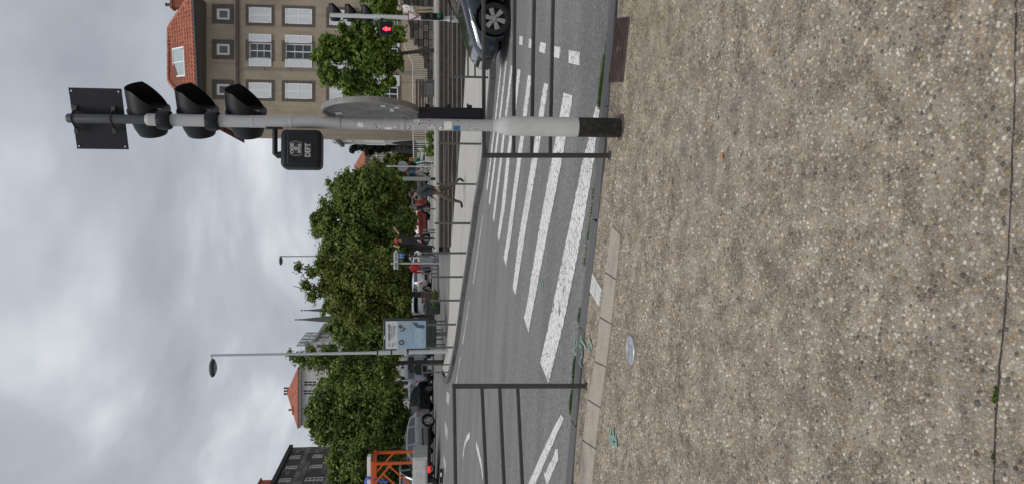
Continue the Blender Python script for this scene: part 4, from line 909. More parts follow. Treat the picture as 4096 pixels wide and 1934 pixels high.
# ================================================================== BUILDINGS
def frame_ring(mb, x0, z0, x1, z1, t, y0, y1):
    o = [(x0, z0), (x1, z0), (x1, z1), (x0, z1)]; i = [(x0 + t, z0 + t), (x1 - t, z0 + t), (x1 - t, z1 - t), (x0 + t, z1 - t)]
    V = [(a, y, b) for y in (y0, y1) for (a, b) in o + i]; F_ = []
    for k in range(4):
        j = (k + 1) % 4
        F_ += [(k, j, 4 + j, 4 + k), (8 + k, 12 + k, 12 + j, 8 + j), (k, 8 + k, 8 + j, j), (4 + k, 4 + j, 12 + j, 12 + k)]
    return mb.add(V, F_)
def wall_openings(mb, W0, W1, Z0, Z1, ops, depth):
    xs = sorted({W0, W1} | {a for o in ops for a in (o[0], o[2])}); zs = sorted({Z0, Z1} | {a for o in ops for a in (o[1], o[3])})
    idx = {}; V = []; F_ = []
    def vi(x, z):
        if (x, z) not in idx: idx[(x, z)] = len(V); V.append((x, 0, z))
        return idx[(x, z)]
    for a, b in zip(xs[:-1], xs[1:]):
        for c, d in zip(zs[:-1], zs[1:]):
            mx, mz = (a + b) / 2, (c + d) / 2
            if any(o[0] < mx < o[2] and o[1] < mz < o[3] for o in ops): continue
            F_.append((vi(a, c), vi(b, c), vi(b, d), vi(a, d)))
    for o in ops:
        n = len(V); V += [(o[0], 0, o[1]), (o[2], 0, o[1]), (o[2], 0, o[3]), (o[0], 0, o[3]), (o[0], depth, o[1]), (o[2], depth, o[1]), (o[2], depth, o[3]), (o[0], depth, o[3])]
        F_ += [(n + k, n + (k + 1) % 4, n + 4 + (k + 1) % 4, n + 4 + k) for k in range(4)]
    return mb.add(V, F_)
M_GLASS = mat('window_glass', (.035, .042, .05), .08, .3, 1.5, spec=.8)
M_GLASS2 = mat('dark_window', (.012, .013, .015), .12, .3, 1.5, spec=.6)
M_WWOOD = mat('white_woodwork', (.76, .76, .75), .55, .05, 8)
M_SHUT = mat('shutter_panel', (.62, .63, .65), .6, .05, 10)
def window(par, x0, z0, x1, z1, nx=2, nz=3, d=.14, t=.07, m=None, glass=None, y=None):
    y = d if y is None else y
    mb = MB(); frame_ring(mb, x0, z0, x1, z1, t, y - .05, y + .02)
    f = mb.build('window', m or M_WWOOD, par)
    pw, ph = (x1 - x0 - 2 * t) / nx, (z1 - z0 - 2 * t) / nz; g = .022
    for i in range(1, nx): MB().box((x0 + t + pw * i, y - .015, (z0 + z1) / 2), (.06 if nx == 2 else .035, .06, z1 - z0 - 2 * t)).build('mullion', m or M_WWOOD, f)
    for j in range(1, nz): MB().box(((x0 + x1) / 2, y - .011, z0 + t + ph * j), (x1 - x0 - 2 * t, .04, .03)).build('glazing_bar', m or M_WWOOD, f)
    for i in range(nx):
        for j in range(nz):
            MB().box((x0 + t + pw * (i + .5), y + .012 + .002 * ((i + j) % 2), z0 + t + ph * (j + .5)), (pw - .004, .008, ph - .004)).build('pane', glass or M_GLASS, f)
    return f
def shutter(par, x0, z0, x1, z1, y, rails=1, ry=0):
    mb = MB(); frame_ring(mb, x0, z0, x1, z1, .07, y - .035, y)
    s = mb.build('shutter', M_WWOOD, par)
    ph = (z1 - z0 - .14 - .07 * (rails - 1)) / rails
    for k in range(rails):
        zz = z0 + .07 + k * (ph + .07)
        MB().box2((x0 + .07, y - .022, zz), (x1 - .07, y - .006, zz + ph)).build('louvre_panel', M_SHUT, s)
        if k: MB().box2((x0 + .06, y - .033, zz - .07), (x1 - .06, y - .003, zz)).build('middle_rail', M_WWOOD, s)
    for zz in (z0 + .12, z1 - .12): MB().box(((x0 if ry else x1) + (.0), y - .045, zz), (.09, .015, .03)).build('hinge', M_TUBE, s)
    return s
# ---- the beige house on the right
YH = 50.0
def hp(u, v): p = at(u, v, YH); return p.x, p.z
hx0 = hp(1000, 462)[0]; house = thing('house', 'beige rendered house with white shutters and red tiled hip roof', 'house', (hx0, YH, PLZ))
HO = house.location.copy(); hw = hp(1000, -120)[0] - hx0; htop = hp(806, 200)[1] - PLZ
def lx(v): return hp(1000, v)[0] - HO.x
def lz(u): return hp(u, 200)[1] - HO.z
cols = [60, 201, 361]; ops = []; wins = []
for v in cols + [-85]:
    a, b = lx(v + 23), lx(v - 23); ops.append((a, lz(919), b, lz(867))); wins.append(('small', ops[-1], v))
    for (ut, ub, kind) in ((996, 1086, 1), (1141, 1248, 2), (1318, 1422, 2), (1494, 1592, 3)):
        hwv = 31.5; a, b = lx(v + hwv), lx(v - hwv)
        if kind == 3: a, b = lx(v + 30), lx(v - 26)
        ops.append((a, lz(ub), b, lz(ut))); wins.append((kind, ops[-1], v))
M_REND = mat('beige_render', (.365, .298, .222), .9, .12, .9, .12, dirt=(.27, .225, .175), dirt_scale=.55, streak=(.20, .165, .125))
M_SUR = mat('dark_lava_surround', (.105, .092, .08), .85, .25, 5, .25)
mb = MB(); wall_openings(mb, 0, hw, -1.5, htop, ops, .22); mb.add([(0, 0, -1.5), (0, 0, htop), (0, 11, htop), (0, 11, -1.5)], [(0, 1, 2, 3)]); mb.add([(hw, 0, -1.5), (hw, 11, -1.5), (hw, 11, htop), (hw, 0, htop)], [(0, 1, 2, 3)])
mb.build('wall', M_REND, house)
MB().box2((.02, .24, -1.5), (hw - .02, 10.9, htop - .02)).build('inner_core', M_SOIL, house)
for kind, o, v in wins:
    mb = MB(); t = .26 if kind == 'small' else .17
    frame_ring(mb, o[0] - t, o[1] - t, o[2] + t, o[3] + t + .04, t + .004, -.035, .03); s_ = mb.build('window_surround', M_SUR, house)
    if kind == 'small': window(house, *o, 1, 1, .1, .15)
    elif v == 201 and kind in (1, 2):
        window(house, *o, 2, 3, .14, .07)
        ww = (o[2] - o[0]) * .5; shutter(house, o[0] - ww - .03, o[1], o[0] - .03, o[3], -.04, 1 if kind == 1 else 2, 0); shutter(house, o[2] + .03, o[1], o[2] + ww + .03, o[3], -.04, 1 if kind == 1 else 2, 1)
    elif kind == 3:
        window(house, *o, 2, 3, .14, .07, glass=M_GLASS2)
        ww = (o[2] - o[0]) * .55; shutter(house, o[2] + .03, o[1] - .1, o[2] + ww + .25, o[3], -.04, 1, 1); shutter(house, o[0] - .25, o[1], o[0] - .03, o[3], -.04, 1, 0)
    else:
        mid = (o[0] + o[2]) / 2; rr = 1 if kind == 1 else 2
        shutter(house, o[0] + .01, o[1], mid - .005, o[3], -.005, rr, 1); shutter(house, mid + .005, o[1], o[2] - .01, o[3], -.005, rr, 0)
MB().box2((-.08, -.16, lz(957)), (hw, -.002, lz(944))).build('cornice', M_SUR, house, bevel=.03)
dpx = lx(277); MB().tube([(dpx, -.09, lz(957)), (dpx, -.09, -1.0)], .05, 8).build('downpipe', mat('zinc_pipe', (.22, .21, .20), .5, .1, 4), house, smooth=True)
for u in (1061, 1165, 1300): MB().lathe([(.065, -.03), (.065, .03)], 10, (dpx, -.09, lz(u))).build('pipe_bracket', M_TUBE, house)
# roof: hip with an eave that runs a little askew
ez = htop + .05; eL = Vector((-.35, -.5, ez)); eR = Vector((hw + .4, -2.1, ez))
yrid = 2.6; zr = (CAM_H + ray(677, 200)[1] * (YH + yrid)) - PLZ
rL = Vector((at(677, 322, YH + yrid).x - HO.x, yrid, zr)); rR = Vector((at(677, 112, YH + yrid).x - HO.x, yrid, zr))
eR = Vector((at(770, -25, YH - 1.7).x - HO.x, -1.75, ez)); eR2 = Vector((hw + .4, -2.1, ez))
M_TILE = []
for i, c in enumerate(((.40, .145, .09), (.43, .16, .10), (.37, .125, .078), (.45, .18, .115), (.39, .15, .095))): M_TILE.append(mat('roof_tile%d' % i, c, .8, .22, 6, .15))
roof = MB().add([eL, eR, rR, rL, eL + Vector((0, 12, 0)), eR + Vector((0, 12, 0))], [(0, 1, 2, 3), (0, 3, 4), (1, 5, 2), (3, 2, 5, 4), (0, 4, 5, 1)]).build('roof', mat('roof_deck', (.2, .07, .045), .9), house)
U_ = (eR - eL); Vd = (rL - eL); nrm = U_.cross(rR - eL).normalized()
if nrm.z < 0: nrm = -nrm
uh = U_.normalized(); vh = nrm.cross(uh).normalized()
if vh.z < 0: vh = -vh
tmv = []; tmf = []; TW, TH = .26, .56
for i in range(7):
    x = TW * i / 6; zz = .035 * math.sin(i / 6 * 2 * math.pi) + .03
    tmv += [(x, 0, zz + .085), (x, TH + .05, zz), (x, 0, zz - .02)]
for i in range(6): a = i * 3; tmf += [(a, a + 3, a + 4, a + 1), (a + 2, a + 5, a + 3, a)]
tms = []
for m_ in M_TILE:
    me = bpy.data.meshes.new('roof_tile'); me.from_pydata(tmv, [], tmf); me.polygons.foreach_set('use_smooth', [True] * len(tmf)); me.materials.append(m_); tms.append(me)
def inpoly2(p, poly):
    c = False; n = len(poly)
    for i in range(n):
        a, b = poly[i], poly[(i + 1) % n]
        if (a[1] > p[1]) != (b[1] > p[1]) and p[0] < (b[0] - a[0]) * (p[1] - a[1]) / (b[1] - a[1]) + a[0]: c = not c
    return c
def to2(p): d = p - eL; return d.dot(uh), d.dot(vh)
def rplane(u, v):
    a, b = ray(u, v); d = Vector((a, 1, b)); o = Vector((0, 0, CAM_H)) - HO; t = (eL - o).dot(nrm) / d.dot(nrm); return o + d * t
pol = [to2(eL), to2(eR), to2(rR), to2(rL)]
skl = [rplane(*p) for p in ((701, 306), (703, 192), (742, 192), (747, 306))]; spol = [to2(p) for p in skl]
cnt = 0; Mrot = Matrix((uh, vh, nrm)).transposed().to_4x4()
for r_ in range(12):
    for c_ in range(60):
        pt = (c_ * TW + .03, r_ * TH * .92 - .05)
        if not inpoly2((pt[0] + TW / 2, pt[1] + TH * .3), pol): continue
        if inpoly2((pt[0] + TW / 2, pt[1] + TH * .5), spol): continue
        o = link('roof_tile', random.choice(tms), roof); Mx = Mrot.copy(); Mx.translation = eL + uh * pt[0] + vh * pt[1] + nrm * (.012 + random.uniform(0, .012)); o.matrix_local = Mx; cnt += 1
print('TILES', cnt)
for a, b in ((rL, eL), (rL, rR), (rR, eR)):
    n = max(3, int((b - a).length / .4))
    for i in range(n): MB().tube([a.lerp(b, i / n) + Vector((0, -.02, .04)), a.lerp(b, (i + 1.08) / n) + Vector((0, -.02, .05))], [.1, .12], 8).build('ridge_tile', random.choice(M_TILE), roof, smooth=True)
MB().tube([eL + Vector((-.05, -.07, -.08)), eR + Vector((.05, -.07, -.08))], .09, 8).build('gutter', mat('dark_gutter', (.05, .05, .052), .5), house, smooth=True)
MB().add([eL + Vector((0, .0, -.1)), eR + Vector((0, .0, -.1)), Vector((eR.x, .02, ez - .35)), Vector((eL.x, .02, ez - .35))], [(3, 2, 1, 0)]).build('soffit', M_SUR, house)
sk_c = sum(skl, Vector()) / 4; w_s = (skl[1] - skl[0]).length; h_s = abs(to2(skl[0])[1] - to2(skl[3])[1])
Ms = Mrot.copy(); Ms.translation = sk_c + nrm * .10
mb = MB()
V_ = []
def sbox(x0, y0, x1, y1, z0, z1, m, nm, par):
    o = MB().box2((x0, y0, z0), (x1, y1, z1)).build(nm, m, par); return o
skb = MB(); frame_ring(skb, -w_s / 2, -h_s / 2, w_s / 2, h_s / 2, .09, -.05, .06)
skb.v = [(a, c, b) for a, b, c in skb.v]; sky_f = skb.build('skylight', M_WWOOD, roof); sky_f.matrix_local = Ms
M_SKYG = mat('skylight_glass', (.33, .40, .40), .1, .1, 2, spec=.6)
for sx in (-1, 1): sbox(min(0, sx) * w_s / 2 + (.02 if sx > 0 else .06), -h_s / 2 + .07, max(0, sx) * w_s / 2 - (.06 if sx > 0 else .02), h_s / 2 - .07, 0, .02, M_SKYG, 'pane', sky_f)
sbox(-.03, -h_s / 2 + .05, .03, h_s / 2 - .05, -.04, .055, M_WWOOD, 'mullion', sky_f)
M_BRICK = mat('chimney_brick', (.32, .10, .06), .85, .25, 8, .2)
def chimney(par, c, w_, h_, pots=2, m=None):
    ch = MB().box2((c[0] - w_ / 2, c[1] - w_ * .35, c[2]), (c[0] + w_ / 2, c[1] + w_ * .35, c[2] + h_)).build('chimney', m or M_BRICK, par)
    MB().box2((c[0] - w_ * .58, c[1] - w_ * .43, c[2] + h_), (c[0] + w_ * .58, c[1] + w_ * .43, c[2] + h_ + .14)).build('chimney_cap', M_BRICK, ch)
    for i in range(pots): MB().lathe([(.11, 0), (.09, .3), (.12, .32), (.12, .38)], 10, (c[0] + (i - (pots - 1) / 2) * w_ * .5, c[1], c[2] + h_ + .14)).build('chimney_pot', M_TUBE if pots > 1 else M_BRICK, ch)
    return ch
c = at(740, 8, YH + 1.0) - HO; chimney(house, (c.x, 1.0, c.z - .2), .9, .9)
# ---- generic block with windows on a front (local x along front, y into the block)
def block(label, nm, loc, rz, W_, D_, H_, ops, wm, fm=None, pane=(2, 2), roofm=None, rh=0, over=.3, surround=None, cat='building', glass=None, corn=None, shut=False, grp=None, shutter_side=False):
    b = thing(nm, label, cat, loc, rz, grp)
    mb = MB(); wall_openings(mb, 0, W_, -2, H_, ops, .16)
    mb.add([(0, 0, -2), (0, 0, H_), (0, D_, H_), (0, D_, -2)], [(0, 1, 2, 3)]); mb.add([(W_, 0, -2), (W_, D_, -2), (W_, D_, H_), (W_, 0, H_)], [(0, 1, 2, 3)]); mb.add([(0, D_, -2), (W_, D_, -2), (W_, D_, H_), (0, D_, H_)], [(3, 2, 1, 0)]); mb.add([(0, 0, H_), (W_, 0, H_), (W_, D_, H_), (0, D_, H_)], [(0, 1, 2, 3)])
    mb.build('wall', wm, b)
    for o in ops:
        window(b, *o, pane[0], pane[1], .12, .07, fm, glass or M_GLASS)
        if surround:
            m2 = MB(); frame_ring(m2, o[0] - .13, o[1] - .13, o[2] + .13, o[3] + .13, .134, -.03, .02); m2.build('window_surround', surround, b)
        if shut:
            ww = (o[2] - o[0]) * .5
            for s0 in (o[0] - ww - .03, o[2] + .03): MB().box2((s0, -.06, o[1]), (s0 + ww, -.01, o[3])).build('shutter', M_WWOOD, b)
    if corn: MB().box2((-.15, -.25, H_ - .3), (W_ + .15, -.003, H_ + .02)).build('cornice', corn, b)
    if roofm:
        o_ = over; A = [Vector((-o_, -o_, H_)), Vector((W_ + o_, -o_, H_)), Vector((W_ + o_, D_ + o_, H_)), Vector((-o_, D_ + o_, H_))]
        k = min(W_, D_) / 2
        if W_ >= D_: Rg = [Vector((k, D_ / 2, H_ + rh)), Vector((W_ - k, D_ / 2, H_ + rh))]; F_ = [(0, 1, 5, 4), (1, 2, 5), (2, 3, 4, 5), (3, 0, 4), (0, 3, 2, 1)]
        else: Rg = [Vector((W_ / 2, k, H_ + rh)), Vector((W_ / 2, D_ - k, H_ + rh))]; F_ = [(0, 1, 4), (1, 2, 5, 4), (2, 3, 5), (3, 0, 4, 5), (0, 3, 2, 1)]
        MB().add(A + Rg, F_).build('roof', roofm, b)
    return b
def tile_roof_mat(name, col, sc=1.6):
    m = bpy.data.materials.new(name); m.use_nodes = True; t, b, N, L = nodes_of(m); tc = N('ShaderNodeTexCoord')
    wv = N('ShaderNodeTexWave'); wv.inputs['Scale'].default_value = sc; wv.inputs['Distortion'].default_value = .6; L(tc.outputs['Object'], wv.inputs['Vector'])
    n = N('ShaderNodeTexNoise'); n.inputs['Scale'].default_value = 2.5; n.inputs['Detail'].default_value = 6; L(tc.outputs['Object'], n.inputs['Vector'])
    r = N('ShaderNodeValToRGB'); r.color_ramp.elements[0].position = .3; r.color_ramp.elements[1].position = .7; r.color_ramp.elements[0].color = (*[c * .7 for c in col], 1); r.color_ramp.elements[1].color = (*[c * 1.2 for c in col], 1); L(n.outputs['Fac'], r.inputs[0])
    L(r.outputs[0], b.inputs['Base Color']); b.inputs['Roughness'].default_value = .85
    bp = N('ShaderNodeBump'); bp.inputs['Strength'].default_value = .8; bp.inputs['Distance'].default_value = .06; L(wv.outputs['Fac'], bp.inputs['Height']); L(bp.outputs[0], b.inputs['Normal']); return m
M_TROOF = tile_roof_mat('far_tiles', (.36, .12, .07))
M_CREAM = mat('cream_render', (.46, .40, .32), .9, .1, .8, .05); M_OFFW = mat('off_white_render', (.52, .51, .49), .9, .06, .6, .05); M_BEIGE2 = mat('sand_render', (.40, .33, .25), .9, .1, .8)
# row of houses receding up the side street (their fronts face left)
rows_ = [(51.5, 58, 15.6, M_BEIGE2, 'tall sand coloured house behind the beige one, receding'), (58, 64, 13.2, M_CREAM, 'cream house with white shutters up the side street'), (64, 69.5, 9.6, M_OFFW, 'pale lower house further up the side street')]
for i, (ya, yb_, zt, m, l) in enumerate(rows_):
    ln = yb_ - ya; ops = []
    for f in range(int((zt - 3) // 2.9)):
        for k in range(int(ln // 2.6)): ops.append((.7 + k * 2.6, 4.2 + f * 2.9, 1.75 + k * 2.6, 6.0 + f * 2.9))
    x0 = 8.75 + i * .12
    block(l, 'house', (x0, yb_, PLZ), R(-90), ln - .05, 7, zt - PLZ, ops, m, shut=True, corn=M_SUR, roofm=M_TROOF if i else None, rh=.5, over=.1, cat='house')
# facade at the head of the side street
YF = 112.0
a, b = at(1480, 728, YF), at(1480, 596, YF); fb0 = Vector((a.x, YF, 1.3)); topz = at(1462, 650, YF).z
ops = []
for v in (610, 635, 660, 690, 716):
    for ut, ub in ((1477, 1494), (1512, 1533), (1549, 1575)):
        p, q = at(ub, v + 6, YF), at(ut, v - 6, YF); ops.append((p.x - a.x, p.z - 1.3, q.x - a.x, q.z - 1.3))
block('cream house with dark window frames and red roof at street end', 'house', fb0, 0, b.x - a.x, 12, topz - 1.3, ops, M_CREAM, pane=(2, 2), roofm=M_TROOF, rh=2.0, surround=M_SUR, corn=M_SUR, cat='house')
mb = MB(); w1 = at(1440, 700, YF - 1)
# ---- white house with red roof behind the trees on the left
YL = 75.0
def lp(u, v, y=YL): return at(u, v, y)
a, b = lp(1200, 1700), lp(1200, 1478); tz_ = lp(1193, 1550).z
def opx(list_, y, o, zb=1.3):
    r = []
    for (u0, u1, v0, v1) in list_: p, q = at(u1, v1, y), at(u0, v0, y); r.append((p.x - o, p.z - zb, q.x - o, q.z - zb))
    return r
ops = opx([(1213, 1268, 1521, 1543), (1211, 1266, 1556, 1578)], YL, a.x)
wh = block('white house with red hip roof and brick chimney above the trees', 'house', Vector((a.x, YL, 1.3)), 0, b.x - a.x, 9, tz_ - 1.3, ops, M_OFFW, pane=(2, 3), roofm=M_TROOF, rh=at(1160, 1563, YL + 4.5).z - tz_, cat='house', glass=M_GLASS2, corn=M_GALVD)
c = lp(1188, 1647); chimney(wh, (c.x - a.x, 1.2, c.z - 1.3 - .6), .75, 1.1, 1)
c = lp(1163, 1563, YL + 4); chimney(wh, (c.x - a.x, 4.2, c.z - 1.3 - .3), .6, .5, 3, M_GALVD)
# ---- dark lava stone building at the far left
pA, pB = at(1158, 1789, 70.0), at(1078, 1945, 61.6); pB2 = pA + (pB - pA) * 2.2
dv = Vector((pA.x - pB2.x, pA.y - pB2.y, 0)); Ld = dv.length; rzd = math.atan2(dv.y, dv.x); htd = at(1158, 1789, 70).z - 1.3
# window rectangles in facade metres, from the photo rows
def dpix(u, v):
    a_, b_ = ray(u, v); n2 = Vector((-dv.y, dv.x, 0)).normalized(); P0 = Vector((pB2.x, pB2.y, 0)); t = P0.dot(n2) / (Vector((a_, 1, 0)).dot(n2)); w_ = Vector((a_ * t, t, 0)); return (w_ - P0).dot(dv.normalized()), CAM_H + b_ * t - 1.3
ops = []
for (u0, u1, v0, v1) in ((1159, 1200, 1817, 1833), (1142, 1188, 1858, 1874), (1116, 1163, 1908, 1927), (1250, 1290, 1813, 1829), (1237, 1290, 1854, 1870), (1216, 1295, 1904, 1923)):
    p, q = dpix(u1, v1), dpix(u0, v0); m_ = dpix((u0 + u1) / 2, (v0 + v1) / 2); hh = abs(q[1] - p[1]) * .42; ops.append((min(p[0], q[0]), m_[1] - hh, max(p[0], q[0]), m_[1] + hh))
M_LAVA = mat('lava_joint', (.06, .055, .05), .9, .2, 3)
db = block('dark lava stone building with white windows at the left edge', 'building', Vector((pB2.x, pB2.y, 1.3)), rzd, Ld, 8, htd, ops, M_LAVA, pane=(2, 4), roofm=M_TROOF, rh=2.0, corn=M_BLK2)
bm_ = []
for m_ in M_STONE[:3]:
    me = MB().box((0, 0, 0), (1, 1, 1)).mesh('block'); me.materials.append(mat('dark_' + m_.name, Vector(m_.node_tree.nodes['Color Ramp'].color_ramp.elements[0].color[:3]) * 2.0, .9, .3, 3, .3)); bm_.append(me)
z = htd - .35; nb = 0
while z > htd - 9.5 and nb < 295:
    h = random.uniform(.38, .46); x = Ld - .02
    while x > Ld - 10.5:
        ln = random.uniform(.6, 1.1); c0, c1, z0, z1 = x - ln + .03, x, z - h + .03, z
        clash = [o for o in ops if c1 > o[0] - .05 and c0 < o[2] + .05 and z1 > o[1] - .05 and z0 < o[3] + .05]
        if not clash and c0 > 0:
            o = link('stone_block', random.choice(bm_), db); o.location = ((c0 + c1) / 2, random.uniform(-.01, .01), (z0 + z1) / 2); o.scale = (c1 - c0, .1, z1 - z0); nb += 1
        x -= ln
    z -= h
# its brick chimneys
for (u, v, w_, h_, yy, y2, p_) in ((1128, 1868, 1.7, 1.6, 66, 2.0, 2), (1082, 1925, 1.2, 1.5, 63, 2.0, 1)):
    s, zz = dpix(u, v); chimney(db, (s, y2, htd + .1), w_, h_, p_)
# ---- pale hotel building with its roof sign
hA, hB = at(1248, 1374, 80.0), at(1297, 1300, 89.0); dvh = Vector((hB.x - hA.x, hB.y - hA.y, 0)); Lh = dvh.length
def hpix(u, v):
    a_, b_ = ray(u, v); n2 = Vector((-dvh.y, dvh.x, 0)).normalized(); P0 = Vector((hA.x, hA.y, 0)); t = P0.dot(n2) / (Vector((a_, 1, 0)).dot(n2)); w_ = Vector((a_ * t, t, 0)); return (w_ - P0).dot(dvh.normalized()), CAM_H + b_ * t - 1.3
hz_ = hA.z - 1.3; ops = []
for v0, v1, ub, ut in ((1363, 1372, 1306, 1263), (1342, 1350, 1316, 1276), (1329, 1336, 1327, 1285), (1312, 1319, 1336, 1294)):
    p, q = hpix(ub, v1), hpix(ut, v0); lo, hi = sorted((p[0], q[0])); zt_ = hpix(ut, (v0 + v1) / 2)[1]; zb_ = hpix(ub, (v0 + v1) / 2)[1]; ops.append((max(.1, lo), zb_, min(hi, Lh - .1), zt_))
ht = block('pale building with tall narrow windows and a rooftop sign frame', 'building', Vector((hA.x, hA.y, 1.3)), math.atan2(dvh.y, dvh.x), Lh, 9, hz_, ops, M_OFFW, pane=(1, 2), corn=M_GALVD, glass=M_GLASS2)
for k in range(5): MB().bar((Lh * (.06 + .17 * k), .3, hz_), (Lh * (.06 + .17 * k), .3, hz_ + 1.7), .06, .06).build('sign_post', M_TUBE, ht)
for k in range(3): MB().bar((Lh * .06, .3, hz_ + .15 + .75 * k), (Lh * .74, .3, hz_ + .15 + .75 * k), .05, .05).build('sign_rail', M_TUBE, ht)
for k in range(4):
    for q in range(2): MB().box((Lh * (.145 + .17 * k), .34, hz_ + .52 + .75 * q), (Lh * .17 - .12, .02, .6)).build('sign_panel', M_SKYG if (k + q) % 3 else M_STW, ht)
tA = at(1222, 1412, 79.0); tB = at(1222, 1366, 79.5); tw = block('pale corner pavilion with moulded cornice behind the lamp post', 'building', Vector((tA.x, 79, 1.3)), R(4), tB.x - tA.x, 6, tA.z - 1.3, [(.5, tA.z - 4.0, 1.0, tA.z - 2.4)], M_OFFW, corn=M_GALVD, pane=(1, 2))
# ---- cathedral spires far behind
M_SPIRE = mat('dark_spire', (.09, .085, .085), .9, .2, .5, .1)
for u, v, w_, l in ((1176, 1277, 22, 'taller dark stone church spire on the left above the trees'), (1199, 1240, 17, 'slimmer dark stone church spire on the right, half behind branches')):
    y = 320.0; tp = at(u, v, y); bs = at(1345, v, y); r0 = w_ * y / FOC * .95
    s_ = thing('church_spire', l, 'spire', (tp.x, y, 0), 0, 'twin church spires'); hh = tp.z
    MB().lathe([(r0 * 1.25, 0), (r0 * 1.25, bs.z - 6), (r0 * 1.3, bs.z - 5.8), (r0, bs.z - 5.5), (r0 * .12, hh - 3.0), (.06, hh)], 8).build('spire', M_SPIRE, s_)
    for k in (.8, 2.2): MB().lathe([(.1, hh - k - .4), (.45, hh - k), (.1, hh - k + .3)], 8).build('finial', M_SPIRE, s_)
# ---- low shop fronts behind the parked cars
YS = 64.0
a, b = at(1600, 1790, YS), at(1600, 1395, YS); ops = opx([(1601, 1648, 1425, 1437), (1603, 1644, 1450, 1475), (1600, 1650, 1500, 1540), (1600, 1650, 1548, 1592), (1606, 1648, 1648, 1668)], YS, a.x)
sh = block('row of pale shop fronts with dark windows behind the parked cars', 'shop', Vector((a.x, YS, 1.3)), 0, b.x - a.x, 8, 6.2, ops, M_OFFW, pane=(2, 1), glass=M_GLASS2, cat='shop', corn=M_GALVD)
p, q = at(1588, 1500, YS), at(1576, 1478, YS); MB().box2((p.x - a.x, -.12, p.z - 1.3), (q.x - a.x, -.02, q.z - 1.3)).build('red_shop_sign', mat('sign_bright_red', (.45, .03, .03), .5), sh)
# ================================================================== TREES AND SHRUBS
M_BARK = mat('bark', (.045, .038, .032), .9, .35, 9, .5)
LEAF = {'mid': leafmat('leaves_mid', (.070, .112, .022), (.245, .295, .068), .35), 'fresh': leafmat('leaves_fresh', (.06, .12, .016), (.225, .31, .052), .35),
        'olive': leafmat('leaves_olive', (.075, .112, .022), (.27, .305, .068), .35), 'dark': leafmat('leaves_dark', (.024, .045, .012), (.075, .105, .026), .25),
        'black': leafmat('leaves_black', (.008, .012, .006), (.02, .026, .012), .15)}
def leaf_cloud(lobes, leaf, dens, clump=.34, flat=1.0):
    """lobes carry smaller bunches on their shell, bunches carry leaves: gaps and shade fall between bunches"""
    V = []
    def leaves(P, nr, s):
        n = len(P); nr = nr / (np.linalg.norm(nr, axis=1)[:, None] + 1e-9)
        t = np.cross(nr, rng.normal(size=(n, 3))); t /= np.linalg.norm(t, axis=1)[:, None] + 1e-9; b = np.cross(nr, t); s = s[:, None]
        V.append(np.stack([P - t * s * .62, P + b * s * .38 + nr * s * .07, P + t * s * .62, P - b * s * .38 + nr * s * .07], 1))
    for c, r in lobes:
        c = np.array(c); r = np.array(r); rm = r[0]; m = int(np.clip(5 + 11 * rm, 5, 26))
        d = rng.normal(size=(m, 3)); d /= np.linalg.norm(d, axis=1)[:, None]
        sc = c[None] + d * r[None] * rng.uniform(.45, 1.12, m)[:, None]; sr = np.maximum(rm * rng.uniform(.16, .44, m), clump * .6)
        for k in range(m):
            n = int((dens * 1.5 * sr[k] ** 2 + 14) * min(1, .25 + rm / .75)); q = rng.normal(size=(n, 3)); q /= np.linalg.norm(q, axis=1)[:, None]
            sq = np.array([rng.uniform(.8, 1.35), rng.uniform(.8, 1.2), rng.uniform(.5, .85)])
            rad = np.where(rng.uniform(0, 1, n) < .7, rng.uniform(.3, 1.0, n), np.abs(rng.normal(.8, .45, n)))
            P = sc[k] + q * (sr[k] * rad)[:, None] * sq + rng.normal(size=(n, 3)) * .06
            leaves(P, q * .65 + np.array([0, 0, .6]) + rng.normal(size=(n, 3)) * .35, leaf * rng.uniform(.55, 1.3, n))
        n = int(dens * .6 * rm * rm + 8); q = rng.normal(size=(n, 3)); P = c + q * r * .34 - np.array([0, 0, .15]) * rm
        leaves(P, q + np.array([0, 0, .4]), leaf * rng.uniform(1.0, 1.7, n))
    V = np.concatenate(V).reshape(-1, 3); return V, np.arange(len(V)).reshape(-1, 4)
